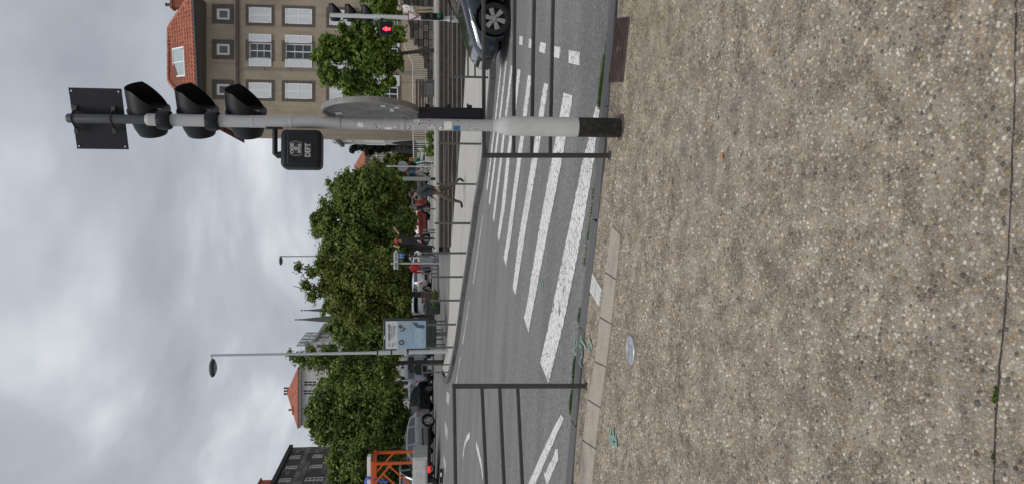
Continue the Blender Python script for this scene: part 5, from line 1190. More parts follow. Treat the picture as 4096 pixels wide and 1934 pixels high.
def tree(label, base, y, lobes_px, leafkey, trunk_r, leaf=.17, dens=620, fork=None, name='tree', depth=.85, limbs=True, grp=None, clump=.34):
    ub, vb = base; p = at(ub, vb, y); zb = p.z
    t = thing(name, label, 'tree' if 'shrub' not in name else 'shrub', (p.x, y, zb), 0, grp); O = Vector((p.x, y, zb))
    k = y / FOC; L_ = []
    for i, (u, v, r) in enumerate(lobes_px):
        c = at(u, v, y) - O; yo = random.uniform(-.5, .5) * r * k
        L_.append(((c.x, yo, c.z), (r * k * 1.08, r * k * depth, r * k * 1.0)))
    V, F_ = leaf_cloud(L_, leaf * .78, dens * 1.55, clump)
    npmesh('crown', V, F_, LEAF[leafkey], t)
    top = Vector(np.mean([l[0] for l in L_], axis=0)); zmax = max(l[0][2] for l in L_)
    fz_ = min(l[0][2] for l in L_) - .1
    if fork is not None: fz_ = fork
    fk_ = Vector((top.x * .25, 0, max(.6, fz_)))
    if limbs:
        MB().tube([(0, 0, -.15), (0, 0, .05), fk_ * .5 + Vector((.03, .02, 0)), fk_, fk_ + (top - fk_) * .8], [trunk_r * 1.5, trunk_r * 1.1, trunk_r * .95, trunk_r * .8, trunk_r * .35], 10).build('trunk', M_BARK, t, smooth=True)
        for c, r in L_:
            c = Vector(c); s0 = fk_ + (top - fk_) * random.uniform(0, .5); m = s0.lerp(c, .5) + Vector((random.uniform(-.15, .15), random.uniform(-.15, .15), random.uniform(-.1, .2)))
            tip_ = c + Vector((random.uniform(-.3, .3), 0, random.uniform(.2, .6) * r[2]))
            MB().tube([s0, m, c, tip_], [trunk_r * .42, trunk_r * .3, trunk_r * .18, trunk_r * .05], 6).build('branch', M_BARK, t, smooth=True)
    return t
tree('small maple with fresh green lobed leaves in front of the beige house', (1737, 203), 38.0, [(1400, 180, 72), (1330, 213, 56), (1275, 222, 28), (1470, 230, 82), (1520, 150, 64), (1455, 110, 40), (1565, 245, 48), (1440, 318, 66), (1375, 325, 42), (1320, 300, 38), (1495, 365, 34), (1395, 372, 26), (1590, 150, 30), (1560, 330, 26)], 'fresh', .11, .22, 560, fork=1.6)
tree('bright green tree at the right edge behind the signal', (1737, -25), 40.0, [(1520, 18, 48), (1560, 35, 48), (1495, -30, 55), (1585, 60, 24), (1540, -50, 70)], 'fresh', .1, .2, 560)
tree('rounded green tree before the cream house at street end', (1735, 655), 58.0, [(1555, 655, 36), (1590, 690, 50), (1540, 692, 36), (1600, 640, 34), (1618, 610, 28), (1505, 705, 34), (1510, 668, 26), (1560, 725, 50), (1470, 722, 26), (1610, 725, 40)], 'mid', .12, .22, 620)
tree('large dense green tree above the red car', (1737, 1006), 46.0, [(1405, 765, 80), (1490, 735, 78), (1350, 820, 70), (1450, 850, 110), (1300, 870, 42), (1550, 780, 80), (1560, 900, 105), (1400, 950, 100), (1325, 945, 62), (1275, 915, 30), (1500, 1000, 85), (1420, 715, 40), (1590, 850, 50), (1345, 760, 40), (1262, 870, 22)], 'mid', .24, .21, 680, fork=2.2)
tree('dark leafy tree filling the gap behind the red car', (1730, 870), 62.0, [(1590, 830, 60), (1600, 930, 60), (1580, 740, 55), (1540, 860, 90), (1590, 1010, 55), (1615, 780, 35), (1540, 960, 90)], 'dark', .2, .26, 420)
tree('olive and yellow green tree with a bare branch reaching above its crown', (1747, 1182), 40.0, [(1340, 1075, 62), (1400, 1095, 85), (1465, 1120, 88), (1290, 1055, 40), (1285, 1140, 34), (1355, 1195, 70), (1450, 1210, 88), (1530, 1075, 76), (1560, 1155, 74), (1520, 1245, 66), (1420, 1258, 52), (1240, 1085, 20), (1225, 1140, 18), (1245, 1185, 16), (1310, 1230, 26), (1190, 1065, 12), (1580, 1100, 45)], 'olive', .15, .17, 640, fork=2.6)
T4 = bpy.data.objects[[o.name for o in bpy.data.objects if o.get('label', '').startswith('olive and yellow')][0]]
for pts, r0 in (([(1420, 1180), (1340, 1172), (1270, 1168), (1210, 1152), (1172, 1142)], .06), ([(1290, 1168), (1262, 1195), (1238, 1205)], .035), ([(1250, 1164), (1225, 1120), (1195, 1075)], .035), ([(1330, 1172), (1290, 1110), (1245, 1085)], .035)):
    P_ = [at(u, v, 40.0) - T4.location for u, v in pts]; MB().tube(P_, list(np.linspace(r0, .012, len(P_))), 6).build('branch', M_BARK, T4, smooth=True)
tree('green tree behind the poster panel', (1740, 1262), 48.0, [(1400, 1305, 70), (1480, 1335, 78), (1395, 1365, 48), (1520, 1290, 58), (1550, 1390, 58), (1455, 1400, 56), (1345, 1315, 34), (1340, 1290, 20), (1580, 1260, 50), (1600, 1200, 40)], 'mid', .17, .2, 640)
tree('slender green tree just left of the tall grey lamp post', (1783, 1447), 33.5, [(1265, 1440, 46), (1200, 1435, 26), (1165, 1420, 11), (1335, 1470, 70), (1420, 1440, 62), (1480, 1510, 74), (1405, 1530, 56), (1540, 1440, 50), (1565, 1495, 34), (1320, 1415, 34), (1580, 1415, 26)], 'mid', .10, .145, 760, fork=2.6, clump=.26)
tree('broad deep green tree shading the waiting cars', (1737, 1694), 48.0, [(1290, 1620, 58), (1350, 1600, 78), (1330, 1700, 74), (1420, 1660, 100), (1420, 1560, 78), (1500, 1620, 100), (1490, 1740, 100), (1385, 1775, 62), (1550, 1700, 80), (1560, 1570, 58), (1262, 1690, 34), (1235, 1640, 26), (1290, 1745, 32), (1590, 1650, 50)], 'mid', .24, .21, 680, fork=2.6)
tree('yellowish green tree at the left edge behind the truck', (1745, 1900), 44.0, [(1405, 1850, 84), (1480, 1800, 66), (1450, 1920, 78), (1365, 1890, 46), (1520, 1880, 60), (1540, 1950, 70), (1400, 1960, 60), (1345, 1840, 34), (1570, 1820, 45)], 'mid', .2, .2, 680)
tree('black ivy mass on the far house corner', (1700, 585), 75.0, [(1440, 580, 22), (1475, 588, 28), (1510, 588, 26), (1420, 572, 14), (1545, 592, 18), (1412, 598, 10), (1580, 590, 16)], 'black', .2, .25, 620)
tree('dark tree mass added as shade at the far end of the square', (1730, 700), 84.0, [(1640, 640, 34), (1650, 680, 34), (1620, 720, 50), (1640, 770, 40), (1660, 720, 30), (1655, 620, 24)], 'dark', .2, .3, 420)  # backing tree with dark leaves, added for the shade under the crowns
tree('dark leafy tree added as shade behind the direction sign', (1730, 1060), 74.0, [(1600, 1040, 55), (1630, 1090, 45), (1610, 1130, 50), (1630, 1180, 45), (1620, 1230, 45), (1560, 1100, 70), (1645, 1040, 30), (1650, 1140, 28)], 'dark', .2, .28, 420)  # another dark-leaved tree, put in to stand for shade beneath the front trees
# shrubs
def shrub(label, lobes_px, y, ub, leafkey='fresh', leaf=.1, dens=900):
    u0, v0, _ = lobes_px[0]; return tree(label, (ub, v0), y, lobes_px, leafkey, .03, leaf, dens, name='shrub', limbs=False, clump=.16)
shrub('bright green shrub below the white railing, left of signal pole', [(1722, 560, 16), (1715, 545, 14), (1725, 590, 16), (1712, 605, 13), (1728, 615, 10), (1700, 592, 10), (1728, 535, 12)], 38.5, 1742)
shrub('low weedy shrub at the foot of the leaning tree', [(1738, 1195, 9), (1742, 1168, 7), (1736, 1210, 7)], 36.0, 1750, 'mid', .1)
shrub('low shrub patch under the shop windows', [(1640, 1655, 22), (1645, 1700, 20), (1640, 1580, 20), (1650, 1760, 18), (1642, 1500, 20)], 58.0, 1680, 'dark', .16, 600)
# ================================================================== VEHICLES
def paint(name, col, rough=.28, metal=.35):
    return mat(name, col, rough, .04, 3, metal=metal, coat=.7, spec=.5)
M_TYRE = mat('tyre_rubber', (.012, .012, .012), .75, .2, 20, .1)
M_RIM = mat('alloy_rim', (.36, .355, .35), .35, .1, 10, metal=.6)
M_TRIM = mat('dark_trim', (.015, .015, .016), .5, .15, 10)
M_CGLASS = mat('car_glass', (.02, .024, .028), .04, .2, 2, spec=.9, coat=.3)
M_HEAD = mat('headlamp', (.55, .57, .6), .12, .2, 14, metal=.5, coat=.8)
M_TAIL = mat('tail_lamp', (.35, .015, .015), .2, .2, 20, coat=.6)
M_NPL = mat('number_plate', (.6, .6, .58), .5, .1, 30)
HATCH = dict(
    top=[(0, .50), (.015, .60), (.05, .70), (.13, .82), (.25, .95), (.33, 1.17), (.42, 1.39), (.52, 1.475), (.62, 1.48), (.78, 1.44), (.90, 1.32), (.955, 1.05), (.985, .80), (1, .60)],
    belt=[(0, .46), (.015, .55), (.05, .63), (.13, .73), (.25, .86), (.42, .92), (.9, 1.0), (.955, .96), (.985, .76), (1, .57)],
    low=[(0, .30), (.04, .22), (.5, .20), (.95, .25), (1, .34)],
    w=[(0, .50), (.012, .62), (.04, .74), (.10, .82), (.2, .865), (.5, .875), (.85, .865), (.94, .81), (.985, .72), (1, .60)],
    wt=[(0, .42), (.05, .60), (.13, .68), (.25, .73), (.42, .60), (.55, .59), (.8, .57), (.92, .58), (.97, .62), (1, .5)])
def scaled(P, z=1.0, w_=1.0, over=None):
    q = {k: [(a, b * (w_ if k in ('w', 'wt') else z)) for a, b in v] for k, v in P.items()}
    if over: q.update(over)
    return q
VANP = dict(top=[(0, .6), (.02, .85), (.10, 1.0), (.17, 1.12), (.26, 1.62), (.34, 1.88), (.5, 1.93), (.95, 1.9), (.985, 1.85), (1, 1.2)], belt=[(0, .55), (.02, .75), (.1, .9), (.17, 1.02), (.3, 1.08), (.97, 1.1), (1, 1.0)],
            low=[(0, .32), (.04, .24), (.95, .28), (1, .4)], w=[(0, .6), (.02, .78), (.08, .88), (.95, .9), (1, .84)], wt=[(0, .5), (.1, .7), (.17, .78), (.34, .74), (.9, .76), (1, .74)])
SUVP = dict(top=[(0, .62), (.02, .85), (.06, .98), (.28, 1.08), (.36, 1.5), (.42, 1.72), (.6, 1.76), (.93, 1.73), (.975, 1.6), (.99, 1.1), (1, .7)], belt=[(0, .55), (.02, .75), (.06, .92), (.28, 1.02), (.95, 1.08), (.985, 1.0), (1, .65)],
            low=[(0, .4), (.05, .34), (.95, .36), (1, .45)], w=[(0, .62), (.02, .76), (.08, .84), (.95, .84), (.99, .78), (1, .7)], wt=[(0, .5), (.06, .7), (.28, .74), (.42, .66), (.9, .66), (.98, .7), (1, .6)])
def make_car(label, loc, rz, pm, P=HATCH, Lc=4.2, wheel_r=.315, fx=.205, rx=.815, name='car', detail=1, side_win=((.30, .515), (.535, .745), (.765, .875)), roof_bars=False, spare=False, drl=False, rack=False, tilt=0.0, grp=None, ws=(.265, .405), rw=(.905, .955)):
    t = thing(name, label, 'car' if name != 'van' else 'van', loc, rz, grp); t.rotation_euler = (0, tilt, rz)
    f = {k: (np.array([a for a, b in v]), np.array([b for a, b in v])) for k, v in P.items()}
    def ev(k, x): return np.interp(x, *f[k])
    def sec(x):
        w_, wt, zb, zt, zl_ = [float(ev(k, x)) for k in ('w', 'wt', 'belt', 'top', 'low')]
        zt = max(zt, zb + .03); zm = zl_ + .42 * (zb - zl_); e = min(.07, (zt - zb) * .35)
        return np.array([(0, zl_), (w_ * .86, zl_), (w_ * .965, zl_ + .07), (w_, zm), (w_ * .992, zb - .07), (w_ * .955, zb - .012), (w_ * .93, zb + .006), (wt, zt - e), (wt * .90, zt - e * .38), (wt * .55, zt - .006), (0, zt)])
    TT = np.concatenate([np.linspace(i, i + 1, 4, endpoint=False) for i in range(10)] + [[10.0]])
    def S(x, tt, side=1):
        s = sec(x); i = min(int(tt), 9); q = tt - i; p = s[i] * (1 - q) + s[i + 1] * q
        return Vector((-Lc / 2 + Lc * x, p[0] * side, p[1]))
    nx = 110; X = np.linspace(0, 1, nx) ; X = np.unique(np.concatenate([X, np.linspace(0, .06, 12), np.linspace(.94, 1, 12)]))
    ring = list(TT) + [(-q) for q in TT[-2:0:-1]]
    V = []; F_ = []; m = len(ring); arches = [(fx, wheel_r * 1.18), (rx, wheel_r * 1.18)]
    for x in X:
        s = sec(x)
        for q in ring:
            a = abs(q); i = min(int(a), 9); w_ = a - i; p = s[i] * (1 - w_) + s[i + 1] * w_; V.append((-Lc / 2 + Lc * x, p[0] * (1 if q >= 0 else -1), p[1]))
    Va = np.array(V)
    for i in range(len(X) - 1):
        for j in range(m):
            q = (i * m + j, i * m + (j + 1) % m, (i + 1) * m + (j + 1) % m, (i + 1) * m + j); c = Va[list(q)].mean(0)
            if abs(c[1]) > .45 and any((c[0] - (-Lc / 2 + Lc * ax)) ** 2 + (c[2] - wheel_r) ** 2 < ar * ar for ax, ar in arches): continue
            F_.append(q)
    F_.append(tuple(range(m))); F_.append(tuple((len(X) - 1) * m + k for k in range(m - 1, -1, -1)))
    body = MB().add(V, F_).build('body', pm, t, smooth=True)
    body.data.polygons.foreach_set('use_smooth', [True] * len(body.data.polygons))
    def patch(nm, x0, x1, t0, t1, m_, off=.006, par=None, sides=(1, -1), n=8, k=4, x0b=None, x1b=None):
        for sd_ in sides:
            V = []; 
            for i in range(n + 1):
                for j in range(k + 1):
                    g = j / k; xa = x0 + ((x0b if x0b is not None else x0) - x0) * g; xb = x1 + ((x1b if x1b is not None else x1) - x1) * g
                    x = xa + (xb - xa) * i / n; tt = t0 + (t1 - t0) * g; p = S(x, tt, sd_)
                    e1 = S(min(1, x + .004), tt, sd_) - S(max(0, x - .004), tt, sd_); e2 = S(x, min(9.99, tt + .05), sd_) - S(x, tt - .05, sd_); nn = e1.cross(e2)
                    if nn.dot(Vector((0, sd_, .3))) < 0: nn = -nn
                    V.append(p + nn.normalized() * off)
            F2 = [(i * (k + 1) + j, (i + 1) * (k + 1) + j, (i + 1) * (k + 1) + j + 1, i * (k + 1) + j + 1) for i in range(n) for j in range(k)]
            o = MB().add(V, F2).build(nm, m_, par or t, smooth=True)
        return o
    def cross_patch(nm, x0, x1, t0, m_, off=.006, n=5, k=12):
        V = []
        for i in range(n + 1):
            for j in range(k + 1):
                s_ = -1 + 2 * j / k; x = x0 + (x1 - x0) * i / n; tt = 10 - abs(s_) * (10 - t0); p = S(x, min(tt, 10), 1 if s_ >= 0 else -1)
                e1 = S(min(1, x + .006), tt) - S(max(0, x - .006), tt); nn = Vector((-e1.z, 0, e1.x)).normalized()
                if nn.z < 0: nn = -nn
                V.append(p + nn * off)
        F2 = [(i * (k + 1) + j, (i + 1) * (k + 1) + j, (i + 1) * (k + 1) + j + 1, i * (k + 1) + j + 1) for i in range(n) for j in range(k)]
        return MB().add(V, F2).build(nm, m_, t, smooth=True)
    for x0, x1 in side_win: patch('side_window', x0, x1, 6.12, 6.93, M_CGLASS)
    cross_patch('windscreen', ws[0], ws[1], 7.25, M_CGLASS); cross_patch('rear_window', rw[0], rw[1], 7.3, M_CGLASS)
    patch('headlight', .022, .13, 4.2, 5.7, M_HEAD, .008, x0b=.045, x1b=.16)
    patch('tail_light', .945, .985, 3.6, 5.6, M_TAIL, .008)
    patch('sill', .0 + fx + .1, rx - .1, 1.2, 2.3, M_TRIM, .006)
    patch('side_moulding', fx + .1, rx - .1, 3.15, 3.38, M_TRIM if detail < 2 else pm, .014)
    patch('bumper_grille', .001, .02, 1.4, 2.8, M_TRIM, .006)
    zl0 = float(ev('low', 0)); MB().box((-Lc / 2 - .005, 0, zl0 + .10), (.03, .9, .13)).build('air_intake', M_TRIM, t, bevel=.01)
    MB().box((-Lc / 2 - .018, 0, zl0 + .2), (.02, .5, .1)).build('front_plate', M_NPL, t); MB().box((Lc / 2 + .008, 0, zl0 + .42), (.02, .5, .1)).build('rear_plate', M_NPL, t)
    MB().box((Lc / 2 - .01, 0, zl0 + .12), (.06, 1.1, .16)).build('rear_bumper_insert', M_TRIM, t, bevel=.02)
    for sd_ in (1, -1):
        p = S(.285, 6.0, sd_); MB().ell(p + Vector((.02, sd_ * .10, .06)), (.08, .10, .06), 10, 8).build('mirror', pm if not drl else M_TRIM, t, smooth=True)
        if detail >= 1:
            for x in ((.52, .745) if detail == 1 else (.285, .525, .75)):
                pts = [S(x, tt, sd_) + Vector((0, sd_ * .003, 0)) for tt in np.linspace(1.6, 6.0, 9)]; MB().tube(pts, .005, 4).build('door_seam', M_TRIM, t)
            for x in (.49, .715): p = S(x, 4.55, sd_); MB().box(p + Vector((0, sd_ * .018, 0)), (.16, .03, .03)).build('door_handle', pm, t, bevel=.008)
    for ax in (fx, rx):
        for sd_ in (1, -1):
            hwid = float(ev('w', ax)); cxw = -Lc / 2 + Lc * ax; a_r = wheel_r * 1.17
            pts = [(cxw + a_r * math.cos(q), sd_ * (hwid * .985), wheel_r + a_r * math.sin(q)) for q in np.linspace(R(-28), R(208), 26)]
            MB().tube(pts, .022, 6).build('wheel_arch', pm if detail == 2 else M_TRIM, t, smooth=True)
            # dark liner inside the arch
            V = []; F2 = []; qs = np.linspace(R(-30), R(210), 20)
            for q in qs:
                for yy in (hwid * .97, hwid - .34): V.append((cxw + a_r * 1.0 * math.cos(q), sd_ * yy, wheel_r + a_r * math.sin(q)))
            for i in range(19): F2.append((2 * i, 2 * i + 1, 2 * i + 3, 2 * i + 2))
            F2.append(tuple(2 * i + 1 for i in range(20)))
            MB().add(V, F2).build('arch_liner', M_TRIM, t)
            Mx = Matrix.Rotation(R(-90) * sd_, 4, 'X'); wy = sd_ * (hwid - .225)
            r = wheel_r; wl = MB().lathe([(r * .66, -.0), (r * .95, .0), (r, .04), (r, .155), (r * .96, .19), (r * .74, .2), (r * .70, .185)], 36, (0, 0, 0), Mx, False).build('wheel', M_TYRE, t, smooth=True, loc=(cxw, wy, wheel_r))
            MB().lathe([(r * .70, .10), (r * .72, .188), (r * .665, .19), (r * .64, .12), (.06, .11), (.001, .11)], 30, (0, 0, 0), Mx, False).build('rim', M_RIM if detail < 2 else mat('rim_shadow', (.03, .03, .03), .5, .1, 8, metal=.5), wl, smooth=True)
            ns = 6 if detail == 2 else 5
            for k in range(ns):
                a = 2 * math.pi * k / ns + .3
                mb = MB(); wa, wb = (.030, .052) if detail == 2 else (.03, .03)
                d0, d1 = Vector((math.cos(a), 0, math.sin(a))), Vector((-math.sin(a), 0, math.cos(a)))
                ys = sd_ * .178; qd = [d0 * .03 - d1 * wa, d0 * .03 + d1 * wa, d0 * r * .67 + d1 * wb, d0 * r * .67 - d1 * wb]
                mb.add([q + Vector((0, ys, 0)) for q in qd] + [q + Vector((0, ys - sd_ * .03, 0)) for q in qd], [(0, 1, 2, 3), (7, 6, 5, 4), (0, 4, 5, 1), (1, 5, 6, 2), (2, 6, 7, 3), (3, 7, 4, 0)])
                mb.build('spoke', M_RIM, wl, bevel=.006)
            MB().lathe([(.045, .17), (.04, .188), (.001, .19)], 14, (0, 0, 0), Mx).build('hub_cap', M_RIM, wl, smooth=True)
            if detail == 2:
                for k in range(4): a = 2 * math.pi * k / 4 + .5; MB().tube([(math.cos(a) * .062, sd_ * .176, math.sin(a) * .062), (math.cos(a) * .062, sd_ * .186, math.sin(a) * .062)], .011, 6).build('wheel_nut', M_TRIM, wl)
    if roof_bars or rack:
        for sd_ in (1, -1): MB().tube([S(x, 7.6, sd_) + Vector((0, 0, .05 if 0 < k < 5 else 0)) for k, x in enumerate(np.linspace(.45, .86, 6))], .018, 6).build('roof_bar', M_RIM, t, smooth=True)
    if spare:
        Mx = Matrix.Rotation(R(90), 4, 'Y'); MB().lathe([(.2, 0), (.3, .0), (.34, .05), (.34, .15), (.3, .2), (.001, .2)], 24, (Lc / 2 - .02, -.1, .85), Mx).build('spare_wheel', M_TYRE, t, smooth=True)
    if drl:
        M_DRL = mat('daytime_light', (.9, .95, .9), .3, 0, 5, emit=((.9, 1.0, .9), 2.2))
        for sd_ in (1, -1):
            pts = [S(x, tt, sd_) + Vector((-.012, sd_ * .012, 0)) for x, tt in ((.05, 3.4), (.028, 3.8), (.03, 4.9), (.06, 5.2), (.10, 5.3))]; MB().tube(pts, .014, 6).build('running_light', M_DRL, t)
    return t
def put(label, u, v, y, head_deg, pm, rise=0, **k):
    """the car's middle stands at photo column v, distance y; heading in degrees from world +x"""
    p = at(u, v, y); z = gz(p.x, y); return make_car(label, (p.x, y, z + rise), R(head_deg) + math.pi, pm, **k)
def gz(x, y):
    if x > -.6 and y > SY + .3: return max(B(x, y), plz(y))
    return B(x, y)
# dark grey car entering on the right
wx = at(1983, 72, 14.4).x; Lc = 4.35
car1 = make_car('dark grey metallic hatchback with six spoke alloys driving in from the right', (wx + Lc * (.5 - .160), 14.4 + .875, B(wx + 1, 14.6) - .005), 0, paint('grey_metallic', (.018, .026, .042), .22, .5), P=scaled(HATCH, 1.05, 1.02), Lc=Lc, wheel_r=.33, fx=.160, rx=.79, detail=2)
RED = paint('red_paint', (.20, .016, .02), .35, .2); SIL = paint('silver_paint', (.40, .41, .42), .3, .5); SIL2 = paint('pale_silver_paint', (.47, .48, .49), .3, .4); DRK = paint('black_car_paint', (.018, .019, .021), .2, .3); WHI = paint('white_car_paint', (.62, .62, .61), .35, 0); BLU = paint('grey_blue_paint', (.16, .19, .22), .3, .4)
SM = scaled(HATCH, 1.03, .93)
put('small dark red hatchback parked on the square behind the steps', 1713, 893, 57.0, 172, RED, P=SM, Lc=3.7)
put('silver estate car with roof bars behind the walking man', 1712, 790, 60.0, 215, SIL, roof_bars=True, Lc=4.5)
put('black van parked under the dark trees', 1712, 755, 68.0, 180, DRK, P=VANP, Lc=4.8, name='van', side_win=((.22, .36), (.40, .62)), ws=(.18, .32), rw=(.988, .996))
put('white van far back behind the man raising his arm', 1712, 1000, 72.0, 180, WHI, P=VANP, Lc=4.8, name='van', side_win=((.22, .36), (.40, .62)), ws=(.18, .32), rw=(.988, .996))
put('white car parked beyond the pedestrian in red', 1712, 1085, 66.0, 200, WHI, Lc=4.1)
put('pale silver car seen from behind, right of the leaning tree trunk', 1715, 1142, 58.0, 120, SIL2, Lc=4.2)
put('silver hatchback with red tail lights left of the leaning tree', 1722, 1222, 50.0, 100, SIL2, Lc=4.2)
put('tall grey off-road car with spare wheel behind the lamp post', 1740, 1462, 46.0, 98, BLU, P=SUVP, Lc=4.2, wheel_r=.36, spare=True, side_win=((.38, .55), (.57, .74), (.77, .93)), ws=(.30, .40), rw=(.978, .988))
put('silver people carrier waiting beside the off-road car', 1730, 1556, 50.0, 262, SIL, P=scaled(HATCH, 1.1, 1.02), Lc=4.3, roof_bars=True)
put('black car with glowing daytime running light in the queue', 1736, 1655, 45.0, 236, DRK, Lc=4.3, drl=True)
put('mid grey estate car in the queue just behind the truck', 1745, 1808, 38.0, 224, paint('mid_grey_paint', (.20, .21, .215), .3, .5), Lc=4.4)
put('pale green grey van behind the orange truck frame', 1745, 1900, 43.0, 255, paint('sage_paint', (.30, .36, .35), .35, .2), P=VANP, Lc=4.6, name='van', side_win=((.22, .36), (.40, .62)), ws=(.18, .32), rw=(.988, .996))
put('white car parked behind the leaning tree trunk', 1712, 1172, 67.0, 190, WHI, Lc=4.0)
put('silver car in the second row beyond the pedestrian in red', 1712, 1118, 73.0, 182, SIL, Lc=4.2)
put('dark blue grey car half hidden behind the poster panel', 1715, 1300, 56.0, 100, BLU, Lc=4.2)
put('dark car in the far lane beyond the black queue car', 1728, 1712, 54.0, 236, DRK, Lc=4.3)
put('dark estate car in the far lane above the mid grey estate', 1732, 1850, 45.0, 230, BLU, Lc=4.4)
# ---- works truck with an orange gantry at the left edge
yt = 33.0; tp_ = at(1740, 1842, yt); tzz = B(tp_.x - 1, yt); tk = thing('truck', 'white works truck with orange steel gantry and blue straps', 'truck', (tp_.x, yt, tzz)); TO = Vector((tp_.x, yt, tzz))
def tq(u, v): q = at(u, v, yt) - TO; return q.x, q.z
M_ORG = mat('orange_steel', (.55, .085, .012), .5, .12, 6); M_TWH = mat('truck_white', (.5, .5, .48), .5, .1, 4, dirt=(.36, .35, .32), dirt_scale=3)
x0, zt_ = tq(1628, 1840); _, zb_ = tq(1710, 1840); MB().box2((-4.2, 0, zb_), (x0 + .12, 2.0, zt_ - .25)).build('load_bed', M_TWH, tk, bevel=.02)
MB().box2((-4.2, -.03, zb_ + .08), (x0 + .02, -.003, zt_ - .33)).build('side_board', M_TWH, tk, bevel=.01)
_, zg = tq(1485, 1840)
for yy in (.12, 1.85):
    for xx in (-.06, -2.6): MB().bar((xx, yy, zt_ - .3), (xx, yy, zg), .12, .12).build('gantry_post', M_ORG, tk, bevel=.01)
    MB().bar((-4.0, yy, zg - .05), (.05, yy, zg - .05), .12, .14).build('gantry_beam', M_ORG, tk, bevel=.01)
    MB().bar((-.08, yy - .02, zt_ - .2 + (zg - zt_) * .55), (-.95, yy - .02, zg - .1), .07, .07).build('gantry_brace', M_ORG, tk)
    MB().bar((-.5, yy - .04, zg - .5), (-1.6, yy - .04, zt_ - .1), .07, .07).build('gantry_brace', M_ORG, tk)
MB().bar((-.06, .12, zg - .05), (-.06, 1.85, zg - .05), .12, .12).build('gantry_beam', M_ORG, tk)
_, zw0 = tq(1485, 1840); MB().box2((-3.8, .25, zw0 + .04), (.22, .7, zw0 + .2)).build('white_beam', M_WHITE, tk, bevel=.01)
MB().tube([(-.9, .2, zg - .7), (-.75, .12, zg - .1), (-.7, .22, zw0 + .22), (-1.0, .5, zw0 + .28), (-1.5, .55, zw0 + .22)], .06, 8).build('blue_strap', mat('blue_strap', (.06, .12, .5), .6), tk, smooth=True)
for xx in (-.55, -3.4):
    wl = MB().lathe([(.2, 0), (.36, .0), (.4, .05), (.4, .22), (.34, .26), (.001, .2)], 28, (0, 0, 0), Matrix.Rotation(R(90), 4, 'X')).build('wheel', M_TYRE, tk, smooth=True, loc=(xx - .6, .32, .4))
    MB().lathe([(.2, .20), (.18, .25), (.001, .25)], 18, (0, 0, 0), Matrix.Rotation(R(90), 4, 'X')).build('rim', M_RIM, wl, smooth=True)
MB().box2((-4.0, .2, .35), (.05, 1.8, zb_)).build('chassis', M_TRIM, tk)
xx, zz = tq(1732, 1878); MB().box((xx, .12, max(.45, zz)), (.3, .06, .14)).build('tail_light', mat('tail_lit', (.4, .02, .02), .3, 0, 5, emit=((1, .05, .04), .6)), tk, bevel=.02)
sp_o = gnd(1772, 1915); sps = thing('road_separator', 'low black rubber separator on the road at the left edge', 'road separator', sp_o)
MB().prism([(-.9, 0), (-.86, .14), (.36, .14), (.4, 0)], .25).build('rubber_body', M_TYRE, sps, bevel=.02)
for k in range(3): MB().box((-.7 + k * .45, -.004, .08), (.16, .008, .06)).build('reflector', M_WHITE, sps)
# ================================================================== PEOPLE
J0 = dict(pelvis=(0, 0, .95), spine=(0, .0, 1.14), chest=(0, .01, 1.36), neck=(0, .0, 1.50), jaw=(0, -.02, 1.565), head=(0, -.01, 1.65), crown=(0, .0, 1.735), nose=(0, -.10, 1.635))
for s_, n_ in ((1, 'L'), (-1, 'R')):
    J0.update({'sh' + n_: (.175 * s_, .01, 1.43), 'el' + n_: (.235 * s_, .03, 1.15), 'wr' + n_: (.245 * s_, -.04, .91), 'ha' + n_: (.245 * s_, -.055, .83), 'hi' + n_: (.09 * s_, 0, .90), 'kn' + n_: (.10 * s_, -.02, .50), 'an' + n_: (.10 * s_, .03, .085), 'to' + n_: (.115 * s_, -.15, .035)})
RAD = dict(pelvis=.145, spine=.135, chest=.155, neck=.058, jaw=.066, head=.088, crown=.062, nose=.018, sh=.072, el=.047, wr=.032, ha=.036, hi=.098, kn=.064, an=.043, to=.036)
BON = [('pelvis', 'spine', 'top'), ('spine', 'chest', 'top'), ('chest', 'neck', 'top'), ('neck', 'jaw', 'skin'), ('jaw', 'head', 'skin'), ('head', 'crown', 'skin'), ('head', 'nose', 'skin')]
for n_ in 'LR': BON += [('chest', 'sh' + n_, 'top'), ('sh' + n_, 'el' + n_, 'top'), ('el' + n_, 'wr' + n_, 'fore'), ('wr' + n_, 'ha' + n_, 'skin'), ('pelvis', 'hi' + n_, 'leg'), ('hi' + n_, 'kn' + n_, 'leg'), ('kn' + n_, 'an' + n_, 'leg'), ('an' + n_, 'to' + n_, 'shoe')]
M_SKIN = mat('skin', (.42, .25, .18), .6, .08, 10)
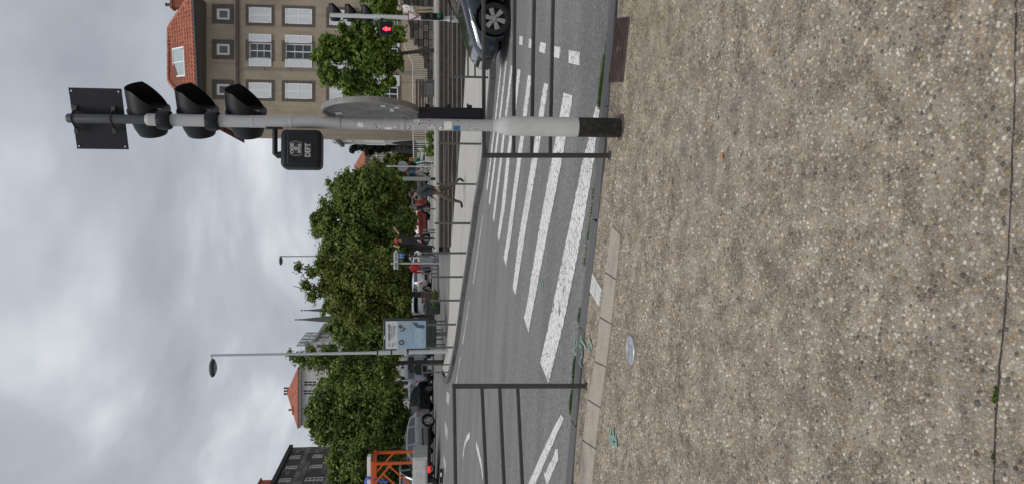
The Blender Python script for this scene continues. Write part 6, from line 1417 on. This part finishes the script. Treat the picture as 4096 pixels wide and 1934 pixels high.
def person(label, loc, rz, cols, pose=None, hairc=(.03, .022, .018), long_hair=False, cap=None, short_sleeve=False, scale=1.0, lean=0.0, bag=False, grp=None, bulk=1.0):
    P = {k: Vector(v) for k, v in J0.items()}
    for k, v in (pose or {}).items(): P[k] = Vector(v)
    if lean:
        for k in list(P):
            if P[k].z > 1.0 and k not in (pose or {}): P[k] = P[k] + Vector((0, -(P[k].z - .95) * lean, -(P[k].z - .95) * lean * lean * .4))
    names = list(P); V = [P[k] for k in names]; E = [(names.index(a), names.index(b)) for a, b, _ in BON]; rad = [RAD[k if k in RAD else k[:2]] * (bulk if k in ('spine', 'chest', 'pelvis') or k[:2] in ('sh', 'el') else 1.0) for k in names]; seg = [(P[a], P[b], c) for a, b, c in BON]
    for n_ in 'LR':                                      # five fingers
        h, w_ = P['ha' + n_], P['wr' + n_]; d = (h - w_).normalized(); side = d.cross(Vector((0, 1, .3))).normalized(); hi_ = names.index('ha' + n_)
        for q, (o, l) in enumerate(((-.03, .075), (-.011, .085), (.010, .08), (.029, .065), (-.05, .035))):
            m_ = h + side * o + d * l * .55; t_ = h + side * o * 1.05 + d * l + Vector((0, -.018, 0)); V += [m_, t_]; rad += [.009, .008]; E += [(hi_, len(V) - 2), (len(V) - 2, len(V) - 1)]; seg.append((h, t_, 'skin'))
    me = bpy.data.meshes.new('body'); me.from_pydata([tuple(v) for v in V], E, [])
    t = thing('person', label, 'person', loc, rz, grp); t.scale = (scale,) * 3
    o = bpy.data.objects.new('tmp', me); COL.objects.link(o); md = o.modifiers.new('skin', 'SKIN'); md.use_smooth_shade = True
    for i, sv in enumerate(me.skin_vertices[0].data): sv.radius = (rad[i], rad[i]); sv.use_root = (i == 0)
    sb = o.modifiers.new('sub', 'SUBSURF'); sb.levels = 2; sb.render_levels = 2
    ev = bpy.data.meshes.new_from_object(o.evaluated_get(bpy.context.evaluated_depsgraph_get())); bpy.data.objects.remove(o); bpy.data.meshes.remove(me)
    keys = ['top', 'leg', 'skin', 'shoe', 'fore']; ev.materials.clear()
    mm = {}
    for k in keys:
        c = cols.get(k); m_ = M_SKIN if (k == 'skin' or (k == 'fore' and short_sleeve)) else mat('cloth_%s_%.3f_%.3f_%.3f' % ((k,) + tuple(cols['top' if k == 'fore' else k])), cols['top' if k == 'fore' else k], .85, .25, 9, .3)
        ev.materials.append(m_)
    A = np.array([tuple(s[0]) for s in seg]); Bv = np.array([tuple(s[1]) for s in seg]); ab = Bv - A; L2 = (ab ** 2).sum(1) + 1e-9
    cen = np.empty(len(ev.polygons) * 3); ev.polygons.foreach_get('center', cen); cen = cen.reshape(-1, 3)
    tt = np.clip(((cen[:, None] - A[None]) * ab[None]).sum(2) / L2[None], 0, 1); dd = np.linalg.norm(cen[:, None] - (A[None] + tt[..., None] * ab[None]), axis=2); idx = dd.argmin(1)
    mi = np.array([keys.index(s[2]) for s in seg])[idx]
    low = (mi == 0) & (cen[:, 2] < P['pelvis'].z - .03); mi[low] = 1
    ev.polygons.foreach_set('material_index', mi.astype(np.int32)); ev.polygons.foreach_set('use_smooth', [True] * len(ev.polygons)); ev.update()
    body = link('body', ev, t)
    hd = P['head']; hb = MB()
    hb.ell(hd + Vector((0, .022, .028)), (.098, .108, .098), 14, 10)
    if long_hair: hb.ell(hd + Vector((0, .06, -.08)), (.09, .06, .15), 12, 8)
    if hairc: hb.build('hair', mat('hair_%.3f_%.3f' % (hairc[0], hairc[1]), hairc, .6, .3, 25, .3), t, smooth=True)
    if cap:
        c = MB(); c.lathe([(.112, 0), (.112, .05), (.09, .10), (.04, .125), (.001, .128)], 16, hd + Vector((0, 0, .035))); c.ell(hd + Vector((0, -.13, .045)), (.075, .08, .012), 12, 6); c.build('cap', mat('cap_%.2f' % cap[0], cap, .7, .1, 10), t, smooth=True)
    if not cap or True:
        for s_ in (1, -1): MB().ell(hd + Vector((s_ * .032, -.083, .012)), (.011, .006, .007), 8, 6).build('eye', M_STB, t)
    if bag: MB().ell((-.05, .17, 1.22), (.15, .1, .22), 14, 10).build('backpack', mat('pack_grey', (.05, .05, .055), .8), t, smooth=True)
    return t
STRIDE = dict(hiL=(.09, -.02, .90), knL=(.09, -.26, .52), anL=(.09, -.36, .12), toL=(.09, -.54, .10), hiR=(-.09, .02, .90), knR=(-.09, .12, .48), anR=(-.09, .40, .16), toR=(-.09, .30, .03),
              elL=(.24, .14, 1.17), wrL=(.24, .08, .93), haL=(.24, .05, .85), elR=(-.24, -.08, 1.16), wrR=(-.24, -.22, .98), haR=(-.24, -.28, .92))
def pl(u, v, y, dz=0.0): p = at(u, v, y); return (p.x, y, gz(p.x, y) + dz)
person('man in dark slate jacket and olive trousers walking left on far pavement', pl(1850, 764, 26.0, .125), R(-90), dict(top=(.035, .04, .052), leg=(.085, .068, .045), shoe=(.02, .016, .014)), STRIDE, lean=.18, scale=1.12, bulk=1.22)
person('man in black with red cap raising both arms at the top of the steps', pl(1750, 962, 33.4), R(-12), dict(top=(.012, .012, .014), leg=(.02, .021, .026), shoe=(.015, .014, .014)),
       dict(elL=(.33, -.08, 1.62), wrL=(.52, -.12, 1.76), haL=(.58, -.13, 1.79), elR=(-.26, -.16, 1.58), wrR=(-.22, -.14, 1.74), haR=(-.2, -.13, 1.80), knR=(-.2, -.06, .5), anR=(-.26, -.06, .085), toR=(-.3, -.22, .035)), cap=(.42, .03, .03), short_sleeve=True)
person('pedestrian in a red top and grey trousers walking away', pl(1750, 1068, 39.0), R(172), dict(top=(.30, .015, .022), leg=(.14, .14, .15), shoe=(.03, .03, .03)), dict(knL=(.1, -.1, .52), anL=(.1, -.02, .1), elL=(.27, .02, 1.18), elR=(-.27, .02, 1.18)), lean=.06, bulk=1.2)
person('stroller with white trousers and yellow blue top on the terrace', pl(1722, 692, 47.0), R(80), dict(top=(.10, .22, .30), leg=(.52, .50, .49), shoe=(.3, .3, .3)), STRIDE, hairc=(.10, .06, .03), bag=True)
person('walker in an orange top beside the stroller on the terrace', pl(1722, 700, 48.2), R(95), dict(top=(.42, .18, .05), leg=(.30, .26, .25), shoe=(.2, .2, .2)), STRIDE, hairc=(.03, .02, .02))
SIT = dict(pelvis=(0, .1, .50), spine=(0, .08, .70), chest=(0, .0, .92), neck=(0, -.05, 1.05), jaw=(0, -.09, 1.10), head=(0, -.10, 1.18), crown=(0, -.09, 1.265), nose=(0, -.19, 1.165), hiL=(.09, .06, .49), knL=(.11, -.36, .50), anL=(.11, -.32, .085), toL=(.12, -.5, .035), hiR=(-.09, .06, .49), knR=(-.11, -.36, .5), anR=(-.11, -.32, .085), toR=(-.12, -.5, .035),
           shL=(.175, .0, .98), elL=(.22, -.1, .75), wrL=(.16, -.32, .72), haL=(.13, -.4, .72), shR=(-.175, .0, .98), elR=(-.22, -.1, .75), wrR=(-.16, -.32, .72), haR=(-.13, -.4, .72))
gp = pl(1722, 644, 40.0); person('red haired guest in a green top seated on the terrace', gp, R(100), dict(top=(.02, .16, .085), leg=(.04, .04, .05), shoe=(.4, .4, .4)), SIT, hairc=(.28, .09, .03), short_sleeve=True, long_hair=True)
person('person in white top and beige trousers on the square by the house', pl(1735, 40, 35.0), R(-60), dict(top=(.60, .58, .56), leg=(.33, .27, .19), shoe=(.3, .28, .26)), dict(elL=(.25, -.1, 1.2), wrL=(.15, -.25, 1.15), haL=(.1, -.3, 1.17)), hairc=(.35, .28, .2), long_hair=True)
person('person in grey shirt and dark trousers beside the red car', pl(1715, 833, 52.0), R(30), dict(top=(.2, .2, .23), leg=(.03, .03, .035), shoe=(.02, .02, .02)))
# ================================================================== SQUARE AND TERRACE FURNITURE
M_WOODB = mat('brown_bench_wood', (.075, .05, .04), .7, .3, 6, .2)
def bench(label, u, v0, v1, y, back=True):
    a, b = at(u, v0, y), at(u, v1, y); ln = abs(b.x - a.x); c = Vector(((a.x + b.x) / 2, y, gz((a.x + b.x) / 2, y))); t = thing('bench', label, 'bench', c, 0, 'wooden benches')
    for k in range(3): MB().box((0, -.15 + .15 * k, .45), (ln, .12, .04)).build('seat_slat', M_WOODB, t, bevel=.008)
    for k in range(3): MB().box((0, .27 + .02 * k, .58 + .15 * k), (ln, .035, .11)).build('back_slat', M_WOODB, t, bevel=.008)
    for sx in (-1, 1):
        MB().bar((sx * ln * .4, -.18, 0), (sx * ln * .4, -.18, .43), .05, .05).build('leg', M_TUBE, t); MB().bar((sx * ln * .4, .22, 0), (sx * ln * .4, .33, .95), .05, .05).build('leg', M_TUBE, t)
    return t
bench('brown slatted bench below the white railing near the house', 1730, 440, 313, 37.0)
bench('brown slatted bench beside the leaning tree by the car park', 1745, 1212, 1163, 38.0)
bn = pl(1745, 1232, 37.0); t = thing('litter_bin', 'dark green litter bin left of the slatted bench', 'litter bin', bn)
MB().lathe([(.26, 0), (.30, .1), (.32, .62), (.34, .64), (.34, .70), (.2, .72)], 18).build('body', mat('bin_green', (.035, .05, .045), .5), t, smooth=True); MB().lathe([(.31, .70), (.2, .80), (.03, .84)], 18).build('lid', M_TRIM, t, smooth=True)
bx_ = pl(1735, 358, 38.5); t = thing('utility_cabinet', 'small grey utility cabinet beside the bench', 'cabinet', bx_)
MB().box((0, 0, .32), (.75, .35, .64)).build('body', mat('cabinet_grey', (.10, .105, .105), .6), t, bevel=.02); MB().box((0, 0, .66), (.8, .4, .04)).build('lid', mat('cabinet_lid', (.16, .165, .165), .6), t); MB().box((0, -.18, .3), (.68, .012, .52)).build('door', mat('cabinet_door', (.12, .125, .125), .6), t)
# round sign seen from behind and a grey totem at the top of the steps
def post_base(v, y=31.6): p = at(1745, v, y); return Vector((p.x, y, plz(y)))
O2 = post_base(667); t = thing('round_sign', 'back of a small round grey sign on a thin post above the steps', 'sign', O2)
MB().tube([(0, 0, 0), (0, 0, zat(1545, 31.6) - O2.z)], .028, 10).build('post', M_GALV, t, smooth=True); c = at(1610, 667, 31.6) - O2
MB().lathe([(.001, -.01), (.215, -.01), (.225, -.02), (.225, .012), (.001, .012)], 28, (0, .045, c.z), Matrix.Rotation(R(-90), 4, 'X')).build('disc', mat('disc_grey', (.20, .205, .21), .6, .1, 20), t, smooth=True)
MB().box((0, 0, zat(1556, 31.6) - O2.z), (.07, .07, .14)).build('post_cap', M_GALV, t, bevel=.01)
O2 = post_base(716, 31.9); t = thing('totem', 'slim grey metal totem behind the walking man', 'totem', O2); h1 = zat(1611, 31.9) - O2.z
MB().box((0, 0, (h1 + .2) / 2), (.165, .12, h1 - .2)).build('panel', mat('totem_grey', (.21, .225, .21), .5, .06, 4), t, bevel=.03); MB().box((0, 0, .1), (.12, .08, .22)).build('foot', M_TRIM, t)
# short posts along the coping and in front of the car park
for ut, ub, v, y, l in ((1694, 1748, 836, 31.7, 'short post on the coping below the red car bonnet'), (1690, 1747, 920, 31.7, 'short post on the coping right of the man in black'), (1688, 1742, 931, 34.5, 'thin post just behind the coping by the man in black'),
                        (1683, 1742, 1092, 36.5, 'thin post left of the pedestrian in red'), (1690, 1742, 1010, 36.0, 'thin post beside the big tree trunk'), (1725, 1781, 1283, 33.5, 'thin post under the right side of the poster panel'), (1728, 1778, 1317, 34.5, 'thin post right of the poster panel foot'), (1730, 1780, 1354, 34.5, 'thin post left of the poster panel foot'), (1726, 1780, 1376, 33.5, 'thin post right beside the lamp post foot')):
    p = at(ub, v, y); z = gz(p.x, y); b = thing('short_post', l, 'post', (p.x, y, z), 0, 'short posts round the square'); h = max(.45, at(ut, v, y).z - z)
    MB().lathe([(.035, -.05), (.035, h - .02), (.02, h), (.001, h)], 10).build('post', M_BOLL, b, smooth=True); MB().lathe([(.05, 0), (.05, .015), (.035, .02)], 10).build('base_ring', M_BOLL, b)
# terrace chairs, tables and folded parasols
M_WCH = mat('white_chair', (.62, .62, .60), .45, .05, 5)
def chair(label, loc, rz, grp='white terrace chairs'):
    t = thing('chair', label, 'chair', loc, rz, grp)
    MB().box((0, 0, .44), (.42, .42, .03)).build('seat', M_WCH, t, bevel=.01)
    for k in range(4): MB().box((0, .2 + .02 * k, .56 + .1 * k), (.4, .02, .07)).build('back_slat', M_WCH, t)
    for sx in (-1, 1):
        MB().tube([(sx * .21, -.2, 0), (sx * .21, -.2, .44), (sx * .22, -.18, .64), (sx * .22, .0, .68), (sx * .21, .2, .66)], .014, 6).build('arm', M_WCH, t, smooth=True)
        MB().tube([(sx * .2, .22, 0), (sx * .2, .2, .44), (sx * .2, .29, .92)], .014, 6).build('leg', M_WCH, t, smooth=True)
    return t
for k, (v, y, rz, l) in enumerate(((630, 39.0, 1.4, 'white slatted chair by the white railing end'), (646, 40.2, 1.7, 'white chair under the guest in the green top'), (668, 41.0, -1.4, 'white chair behind the round sign post'), (615, 44.0, .4, 'white chair further back on the terrace'))):
    chair(l, pl(1725, v, y), rz)
for v, y, l in ((655, 40.6, 'round white terrace table beside the seated guest'), (624, 45.0, 'round white terrace table near the house row')):
    t = thing('table', l, 'table', pl(1725, v, y), 0, 'terrace tables'); MB().lathe([(.38, .71), (.38, .735), (.001, .74)], 20).build('table_top', M_WCH, t); MB().tube([(0, 0, .02), (0, 0, .71)], .03, 8).build('leg', M_TUBE, t); MB().lathe([(.22, 0), (.22, .02), (.03, .05)], 16).build('foot', M_TUBE, t)
M_PARA = mat('charcoal_canvas', (.03, .03, .034), .85, .2, 6)
for v, y, l in ((575, 52.0, 'folded charcoal parasol in front of the house row'), (592, 58.0, 'folded charcoal parasol further up the side street'), (606, 50.0, 'folded charcoal parasol nearest the street trees')):
    t = thing('parasol', l, 'parasol', pl(1725, v, y), 0, 'folded parasols'); MB().tube([(0, 0, 0), (0, 0, 2.7)], .03, 8).build('pole', M_TUBE, t); MB().lathe([(.05, 1.0), (.2, 1.1), (.16, 1.8), (.08, 2.5), (.02, 2.72)], 12).build('canopy', M_PARA, t, smooth=True); MB().lathe([(.3, 0), (.3, .06), (.05, .1)], 14).build('base', M_TRIM, t)
# a few leaves and scraps on the near pavement
M_DLEAF = mat('dry_leaf', (.42, .22, .08), .7, .3, 30)
for u, v, a, l in ((2888, 625, .5, 'single dry orange leaf lying on the pebbled pavement'), (2536, 330, 1.9, 'thin dry twig leaf near the rusty cover')):
    p = gnd(u, v, KH + .012); t = MB().add([(-.022, 0, 0), (-.006, -.012, .004), (.012, -.010, .007), (.026, .0, .002), (.010, .011, .008), (-.008, .012, .003)], [(0, 1, 2, 3, 4, 5)]).build('fallen_leaf', M_DLEAF, None, loc=p, rot=(.1, .05, a)); sd = t.modifiers.new('s', 'SOLIDIFY'); sd.thickness = .0015
    if u == 2536: t.scale = (1.2, .35, 1)
    tag(t, l, 'leaf', 'fallen leaves')

gp_ = at(1745, 1044, 40.0); t = thing('service_panel', 'pale upright panel with black scribbled tag behind pedestrian in red', 'panel', (gp_.x, 40.0, gz(gp_.x, 40.0)))
MB().box((0, 0, .5), (.42, .12, 1.0)).build('panel', mat('pale_panel', (.34, .35, .37), .6, .08, 4), t, bevel=.01); MB().box((0, -.01, .03), (.5, .2, .08)).build('foot', M_TRIM, t)
for k in range(4): MB().tube([(-.13 + .08 * k, -.066, .16 + .05 * (k % 2)), (-.10 + .08 * k, -.066, .30), (-.06 + .08 * k, -.066, .18), (-.12 + .08 * k, -.066, .27)], .009, 5).build('tag_stroke', M_STB, t)
